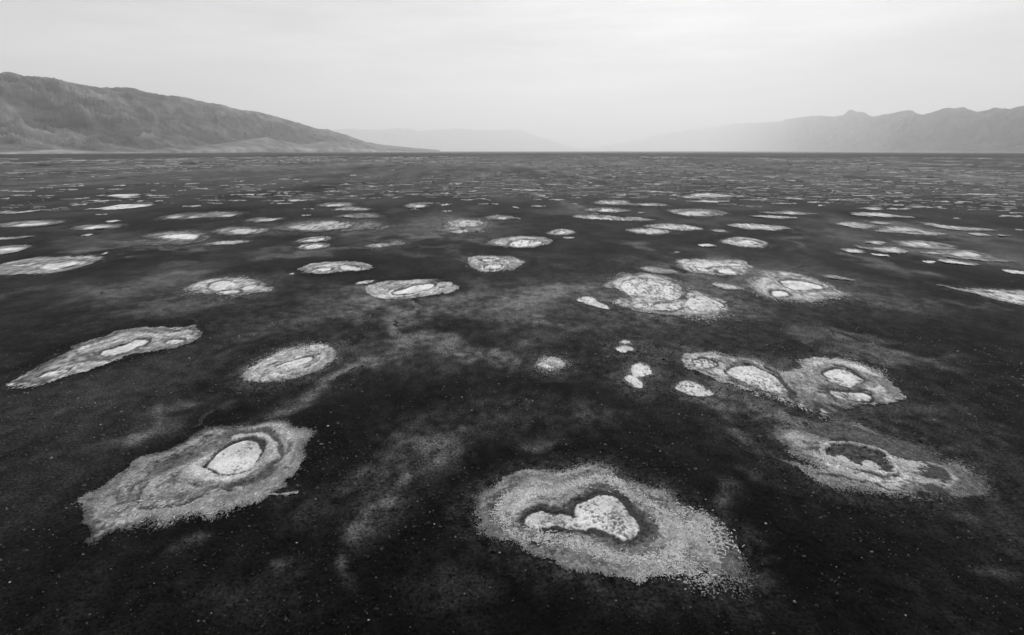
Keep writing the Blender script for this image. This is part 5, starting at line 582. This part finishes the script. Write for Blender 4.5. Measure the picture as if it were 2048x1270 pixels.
    parts = [(n, m, mt) for n, m, mt in split if m.any()]
    if len(parts) == 1 and not P.get('flakes'):
        n, m, mt = parts[0]
        me = cells_mesh(P['name'], m, VX, VY, VZ, VT); me.materials.append(mt)
        root = link(bpy.data.objects.new(P['name'], me))
    else:
        root = link(bpy.data.objects.new(P['name'], None)); root.empty_display_size = 0.5
        for n, m, mt in parts:
            me = cells_mesh(n, m, VX, VY, VZ, VT); me.materials.append(mt)
            po = link(bpy.data.objects.new(n, me), root)
            if n == 'mud_gaps': po['kind'] = 'stuff'
        if P.get('flakes'):
            P['zt'] = 0.045
            fo = link(bpy.data.objects.new('salt_flakes', flake_mesh(P, i, O, rng)), root); fo['kind'] = 'stuff'
    root.location = (O[0], O[1], 0)
    tag(root, P['label'], P['cat'], P.get('group'))
for i, P in enumerate(PANS): build_pan(i, P)

# ------------------------------------------------------------------ thin far streaks of salt, each a ragged low lens
def lens(cx, cyy, ax, by, seed, n=40):
    rng = np.random.default_rng(seed)
    m = n//2
    u = np.linspace(-1, 1, m+1)+np.concatenate([[0], rng.uniform(-.5, .5, m-1)/m, [0]])
    cen = .9*fbm(u*1.3+seed, u*0+seed*.37, 3, seed % 997, .6)+.35*math.sin(seed)*u
    th = (1-np.abs(u)**1.7)**.8*np.clip(.62+.75*fbm(u*2.4+seed*.7, u*0+3.1, 3, seed % 991, .7), .12, 1.5)
    up = cen+th*rng.uniform(.55, 1.05, m+1); dn = cen-th*rng.uniform(.55, 1.05, m+1)
    x = ax*np.concatenate([u[:-1], u[:0:-1]]); y = by*np.concatenate([dn[:-1], up[:0:-1]])
    h = 0.05+0.0004*math.hypot(cx, cyy)
    top = np.stack([x, y, np.full(n, h)], 1); inn = np.stack([x*.7, y.mean()+(y-y.mean())*.7, np.full(n, h*1.15)], 1); bot = np.stack([x*1.01, y, np.full(n, -0.05)], 1)
    V = np.vstack([bot, top, inn, [[0, y.mean(), h*1.15]]])
    F_ = []
    for k in range(n):
        k2 = (k+1) % n
        F_ += [(k, k2, n+k2), (k, n+k2, n+k), (n+k, n+k2, 2*n+k2), (n+k, 2*n+k2, 2*n+k), (2*n+k, 2*n+k2, 3*n)]
    return V, np.array(F_)
AZ = [(-32, 'under the dark mountains\' high end'), (-22, 'under the dark mountains\' long slope'), (-12, 'under the dark mountains\' low tip'), (-2, 'under the faint middle hills'),
      (9, 'under the gap between mountains'), (19, 'under the right mountains\' faded end'), (31, 'under the right mountains\' first peaks'), (90, 'under the right mountains\' last peaks')]
ROWS = [(165, 'nearest'), (187, 'second nearest'), (215, 'middle'), (300, 'second farthest'), (1e9, 'farthest')]
ORD = ['first', 'second', 'third', 'fourth', 'fifth', 'sixth', 'seventh', 'eighth', 'ninth', 'tenth', 'eleventh', 'twelfth', 'thirteenth', 'fourteenth', 'fifteenth']
cell_of = []
for (cx, cyy, ax, by) in STREAKS:
    a_ = math.degrees(math.atan2(cx, cyy))
    cell_of.append((next(k for k, q in enumerate(ROWS) if cyy < q[0]), next(k for k, q in enumerate(AZ) if a_ < q[0])))
def streak_label(i):
    same = sorted((STREAKS[j][0]/STREAKS[j][1], j) for j in range(len(STREAKS)) if cell_of[j] == cell_of[i])
    k = [j for _, j in same].index(i); r_, z_ = cell_of[i]
    if len(same) == 1: return 'only bright salt streak in the '+ROWS[r_][1]+' row '+AZ[z_][1]
    return ORD[k]+' salt streak from left, '+ROWS[r_][1]+' row '+AZ[z_][1]
for i, (cx, cyy, ax, by) in enumerate(STREAKS):
    V, F_ = lens(cx, cyy, abs(ax), abs(by)*(1.15 if cyy < 190 else 1.0), 3000+i)
    rng = np.random.default_rng(i)
    me = np_mesh('salt_streak', V, F_, np.full(len(V), rng.uniform(.40, .66)))
    me.materials.append(M_SALT)
    o = link(bpy.data.objects.new('salt_streak', me)); o.location = (cx, cyy, 0)
    tag(o, streak_label(i), 'salt streak', 'thin salt streaks far out on the flat')

# the uncounted rest of the far salt, out to where it closes into one grey band
def far_streaks():
    rng = np.random.default_rng(77); Vs, Fs, Ts = [], [], []; b = 0
    for k in range(4600):
        dep = math.radians(0.55+3.9*rng.random()**1.25); r = H/math.tan(dep); a = math.radians(rng.uniform(-50, 50))
        if vnoise(np.array([math.sin(a)*r/110]), np.array([math.cos(a)*r/260]), 5)[0] < rng.uniform(.35, .7): continue
        ax = r*rng.lognormal(-5.15, .7); ax = min(ax, .03*r); by = 0.5*r*r/(H*1138)*rng.uniform(.22, .62)
        V, F_ = lens(math.sin(a)*r, math.cos(a)*r, ax, by, 9000+k, 16)
        V = V+[math.sin(a)*r, math.cos(a)*r, 0]
        Vs.append(V); Fs.append(F_+b); Ts.append(np.full(len(V), rng.uniform(.18, .52))); b += len(V)
    me = np_mesh('distant_salt_streaks', np.concatenate(Vs), np.concatenate(Fs), np.concatenate(Ts)); me.materials.append(M_SALT)
    o = link(bpy.data.objects.new('distant_salt_streaks', me))
    tag(o, 'countless thin pale salt streaks merging towards the horizon', 'salt streaks', kind='stuff')
far_streaks()

# ------------------------------------------------------------------ white salt pebbles strewn over the near mud
def pebbles():
    rng = np.random.default_rng(5); Vs, Fs, Ts = [], [], []; b = 0
    n = 0
    F0 = np.array([(0, 1, 2), (0, 2, 3), (0, 3, 4), (0, 4, 5), (0, 5, 1), (6, 2, 1), (6, 3, 2), (6, 4, 3), (6, 5, 4), (6, 1, 5)])
    while n < 1500:
        r = rng.uniform(14, 62)*rng.uniform(.8, 1); a = math.radians(rng.uniform(-50, 50))
        x, y = math.sin(a)*r, math.cos(a)*r
        if vnoise(np.array([x/5]), np.array([y/5]), 8)[0] < rng.uniform(.1, .75): continue
        n += 1
        s = min(.05, .0095*rng.lognormal(0, .6))*(1+r/60)
        th = np.arange(5)*math.tau/5+rng.random()*6
        ring = np.stack([np.cos(th)*s*rng.uniform(.7, 1.3, 5), np.sin(th)*s*rng.uniform(.7, 1.3, 5), np.full(5, s*.25)], 1)
        V = np.vstack([[[0, 0, s*.9]], ring, [[0, 0, -s*.4]]])+[x, y, .035]
        Vs.append(V); Fs.append(F0+b); Ts.append(np.full(7, rng.uniform(.08, .5))); b += 7
    me = np_mesh('salt_pebbles', np.concatenate(Vs), np.concatenate(Fs), np.concatenate(Ts)); me.materials.append(M_FLAKE)
    o = link(bpy.data.objects.new('salt_pebbles', me))
    tag(o, 'tiny white salt pebbles strewn over the dark mud', 'pebbles', kind='stuff')
pebbles()

# ------------------------------------------------------------------ dark clods and crust crumbs of the near mud
def clods():
    rng = np.random.default_rng(15); n = 42000
    r = 13.5*(58/13.5)**(rng.random(n)**.85); a = np.radians(rng.uniform(-50, 50, n))
    x, y = np.sin(a)*r, np.cos(a)*r
    keep = vnoise(x/3.5, y/3.5, 18)*.7+vnoise(x/.8, y/.8, 19)*.5 > rng.uniform(.25, .95, n)
    for P in PANS:                               # none on the salt
        if P['slant'] > 100: continue
        lo, hi = P['o'].min(0), P['o'].max(0)
        q = np.nonzero(keep & (x > lo[0]) & (x < hi[0]) & (y > lo[1]) & (y < hi[1]))[0]
        if len(q): keep[q[seg_dist(x[q], y[q], P['o'], True, P['sy']) < .1]] = False
    x, y, r = x[keep], y[keep], r[keep]; n = len(x)
    s = np.minimum(.019*rng.lognormal(0, .5, n), .07)*(.6+r/38); ph = rng.random(n)*6.3
    V = []
    for k in range(4):
        f = rng.uniform(.6, 1.4, n); V.append(np.stack([x+np.cos(ph+k*1.571)*s*f*1.3, y+np.sin(ph+k*1.571)*s*f, np.full(n, -.02)], 1))
    V.append(np.stack([x+rng.normal(0, .3, n)*s, y+rng.normal(0, .3, n)*s, .012+s*rng.uniform(.3, .9, n)], 1))
    V = np.stack(V, 1).reshape(-1, 3); b0 = np.arange(n)[:, None, None]*5
    F_ = (b0+np.array([[0, 1, 4], [1, 2, 4], [2, 3, 4], [3, 0, 4]])[None]).reshape(-1, 3)
    t = .022*rng.lognormal(0, .6, n)*np.interp(r, [14, 25, 50], [.5, .9, 1.5])
    me = np_mesh('mud_clods', V, F_, np.repeat(np.clip(t*1.5, .010, .13), 5)); me.materials.append(M_MUD)
    tag(link(bpy.data.objects.new('mud_clods', me)), 'small dark clods and crumbs covering the near mud', 'clods', kind='stuff')
clods()

# ------------------------------------------------------------------ mountains
def mountain(name, label, skyline, r_near, depth, mat, tones, seed, na=520, nt=90, spur=1.0, fans=(), rugged=1.0):
    sk = np.array(skyline)
    az = np.linspace(sk[0, 0], sk[-1, 0], na); el = np.interp(az, sk[:, 0], sk[:, 1])
    el = el+np.clip(el, 0, 1)*(.05*fbm(az/1.3, az*0+seed, 4, seed+5, .6)+.012*fbm(az/.3, az*0+seed, 2, seed+6))*rugged
    t = np.concatenate([np.linspace(0, 1, nt), np.linspace(1.03, 1.6, 14)])
    A, Tt = np.meshgrid(np.radians(az), t)
    r0 = np.interp(az, *np.array(r_near).T); dp = np.interp(az, *np.array(depth).T)
    R = r0[None, :]+Tt*dp[None, :]
    X = np.sin(A)*R; Y = np.cos(A)*R
    crest = np.tan(np.radians(np.maximum(el, 0.0)))*(r0+dp)+np.where(el > 0, H, 0)
    big = dp.mean()
    S = big*0.25
    # domain-warped ridges running down from the crest
    wx = X+fbm(X/S, Y/S, 3, seed)*S*.5; wy = Y+fbm(X/S+5, Y/S, 3, seed+9)*S*.5
    def ridged(x, y, s, oc=5):
        v = np.zeros_like(x); a = 1; tt = 0
        for o_ in range(oc):
            q = 1-np.abs(vnoise(x/s*2**o_+o_*3.7, y/s*2**o_, seed+40+o_)*2-1)
            v += a*q*q; tt += a; a *= .52
        return v/tt
    arc = A*R.mean()
    rg = ridged(arc*1.0+1.25*Tt*big+1.1*(wx-X), Tt*big*.62+0.6*(wy-Y), S*.7, 6)
    rg2 = ridged(wx, wy, S*.9)
    p = np.where(Tt <= 1, 0.62*Tt**1.25+0.38*sstep(0, 1, Tt), np.maximum(0, 1-0.9*(Tt-1)))
    body = np.clip(4*Tt*(1-Tt), 0, 1)
    relief = ((rg-.45)*.72+(rg2-.45)*.62)*spur
    Z = crest[None, :]*(p+relief*body*np.clip(p+.12, 0, .6))
    # nothing rises past the skyline
    lim = crest[None, :]/(r0+dp)[None, :]*R*(0.992-0.03*np.abs(1-Tt))
    Z = np.minimum(Z, np.where(Tt <= 1, np.maximum(lim, 0), Z))
    Z += crest[None, :]*.022*fbm(X/(S*.09), Y/(S*.09), 4, seed+80, .6)*np.clip(Tt*6, 0, 1)*np.clip((1.02-Tt)*8, 0.25, 1)
    tone = np.full_like(Z, tones[0])*np.exp(0.42*fbm(X/(S*.8), Y/(S*.8)+Z/(S*.3), 6, seed+60, .66)+0.45*fbm(arc/(S*1.5)+Tt*2.2, Tt*3.0, 3, seed+66))*(0.4+1.25*rg)  # sunlit slopes and shaded gullies are painted into the rock tone
    # alluvial fans at the foot
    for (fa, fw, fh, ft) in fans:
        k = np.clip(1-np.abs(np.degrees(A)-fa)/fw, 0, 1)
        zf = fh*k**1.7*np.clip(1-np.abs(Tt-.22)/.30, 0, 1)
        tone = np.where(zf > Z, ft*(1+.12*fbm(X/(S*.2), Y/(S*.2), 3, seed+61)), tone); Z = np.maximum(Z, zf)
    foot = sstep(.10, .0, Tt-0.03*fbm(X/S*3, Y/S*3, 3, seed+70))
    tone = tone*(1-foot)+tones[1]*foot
    Z = np.maximum(Z, 0)-np.where(Tt == 0, 30, 0)-np.where(Tt >= 1.59, 40, 0)
    V = np.stack([X, Y, Z], -1).reshape(-1, 3); nrow = len(t)
    ii = np.arange(nrow-1)[:, None]*na; jj = np.arange(na-1)[None, :]
    Fq = np.stack([ii+jj, ii+jj+1, ii+na+jj+1, ii+na+jj], -1).reshape(-1, 4)
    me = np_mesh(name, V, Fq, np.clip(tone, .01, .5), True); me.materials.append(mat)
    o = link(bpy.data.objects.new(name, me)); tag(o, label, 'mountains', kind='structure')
    return o
M_ROCK = rock_material('dark_rock', 0.005, .42, 1.62)
M_ROCK_FAR = rock_material('far_rock', 0.0016, .55, 1.45)
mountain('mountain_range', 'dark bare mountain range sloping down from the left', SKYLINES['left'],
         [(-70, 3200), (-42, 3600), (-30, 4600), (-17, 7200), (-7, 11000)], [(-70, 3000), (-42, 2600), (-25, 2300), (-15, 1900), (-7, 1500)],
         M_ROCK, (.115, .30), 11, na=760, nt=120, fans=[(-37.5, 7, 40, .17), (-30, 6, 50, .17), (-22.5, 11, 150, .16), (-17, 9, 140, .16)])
mountain('distant_hills', 'faint hazy hills low on the horizon left of centre', SKYLINES['mid'],
         [(-30, 36000), (10, 48000)], [(-30, 6000), (10, 6000)], M_ROCK_FAR, (.07, .1), 211, na=320, nt=40, spur=.7)
mountain('hazy_mountain_range', 'pale hazy mountain range fading out from the right', SKYLINES['right'],
         [(0, 55500), (18, 54000), (21.5, 40000), (26, 23000), (33, 13000), (42, 8500), (60, 6000)], [(0, 6000), (10, 7000), (26, 6000), (42, 4000), (60, 3000)], M_ROCK_FAR, (.065, .1), 311, na=620, nt=70, rugged=2.2)

# ------------------------------------------------------------------ the hazy air
hz = bpy.data.meshes.new('haze')
a, z0, z1 = HAZE_R, -45.0, HAZE_TOP
hz.from_pydata([(-a, -a, z0), (a, -a, z0), (a, a, z0), (-a, a, z0), (-a, -a, z1), (a, -a, z1), (a, a, z1), (-a, a, z1)], [],
               [(0, 3, 2, 1), (4, 5, 6, 7), (0, 1, 5, 4), (1, 2, 6, 5), (2, 3, 7, 6), (3, 0, 4, 7)])
hm = bpy.data.materials.new('haze'); hm.use_nodes = True
hn = hm.node_tree; hn.nodes.clear()
ho = hn.nodes.new('ShaderNodeOutputMaterial'); hv = hn.nodes.new('ShaderNodeVolumePrincipled')
hv.inputs['Color'].default_value = (.99, .99, .99, 1); hv.inputs['Density'].default_value = HAZE_DENSITY
hv.inputs['Anisotropy'].default_value = 0.5
hn.links.new(hv.outputs[0], ho.inputs['Volume'])
hz.materials.append(hm)
hob = link(bpy.data.objects.new('haze', hz))
tag(hob, 'thin pale haze filling the valley air', 'haze', kind='stuff')
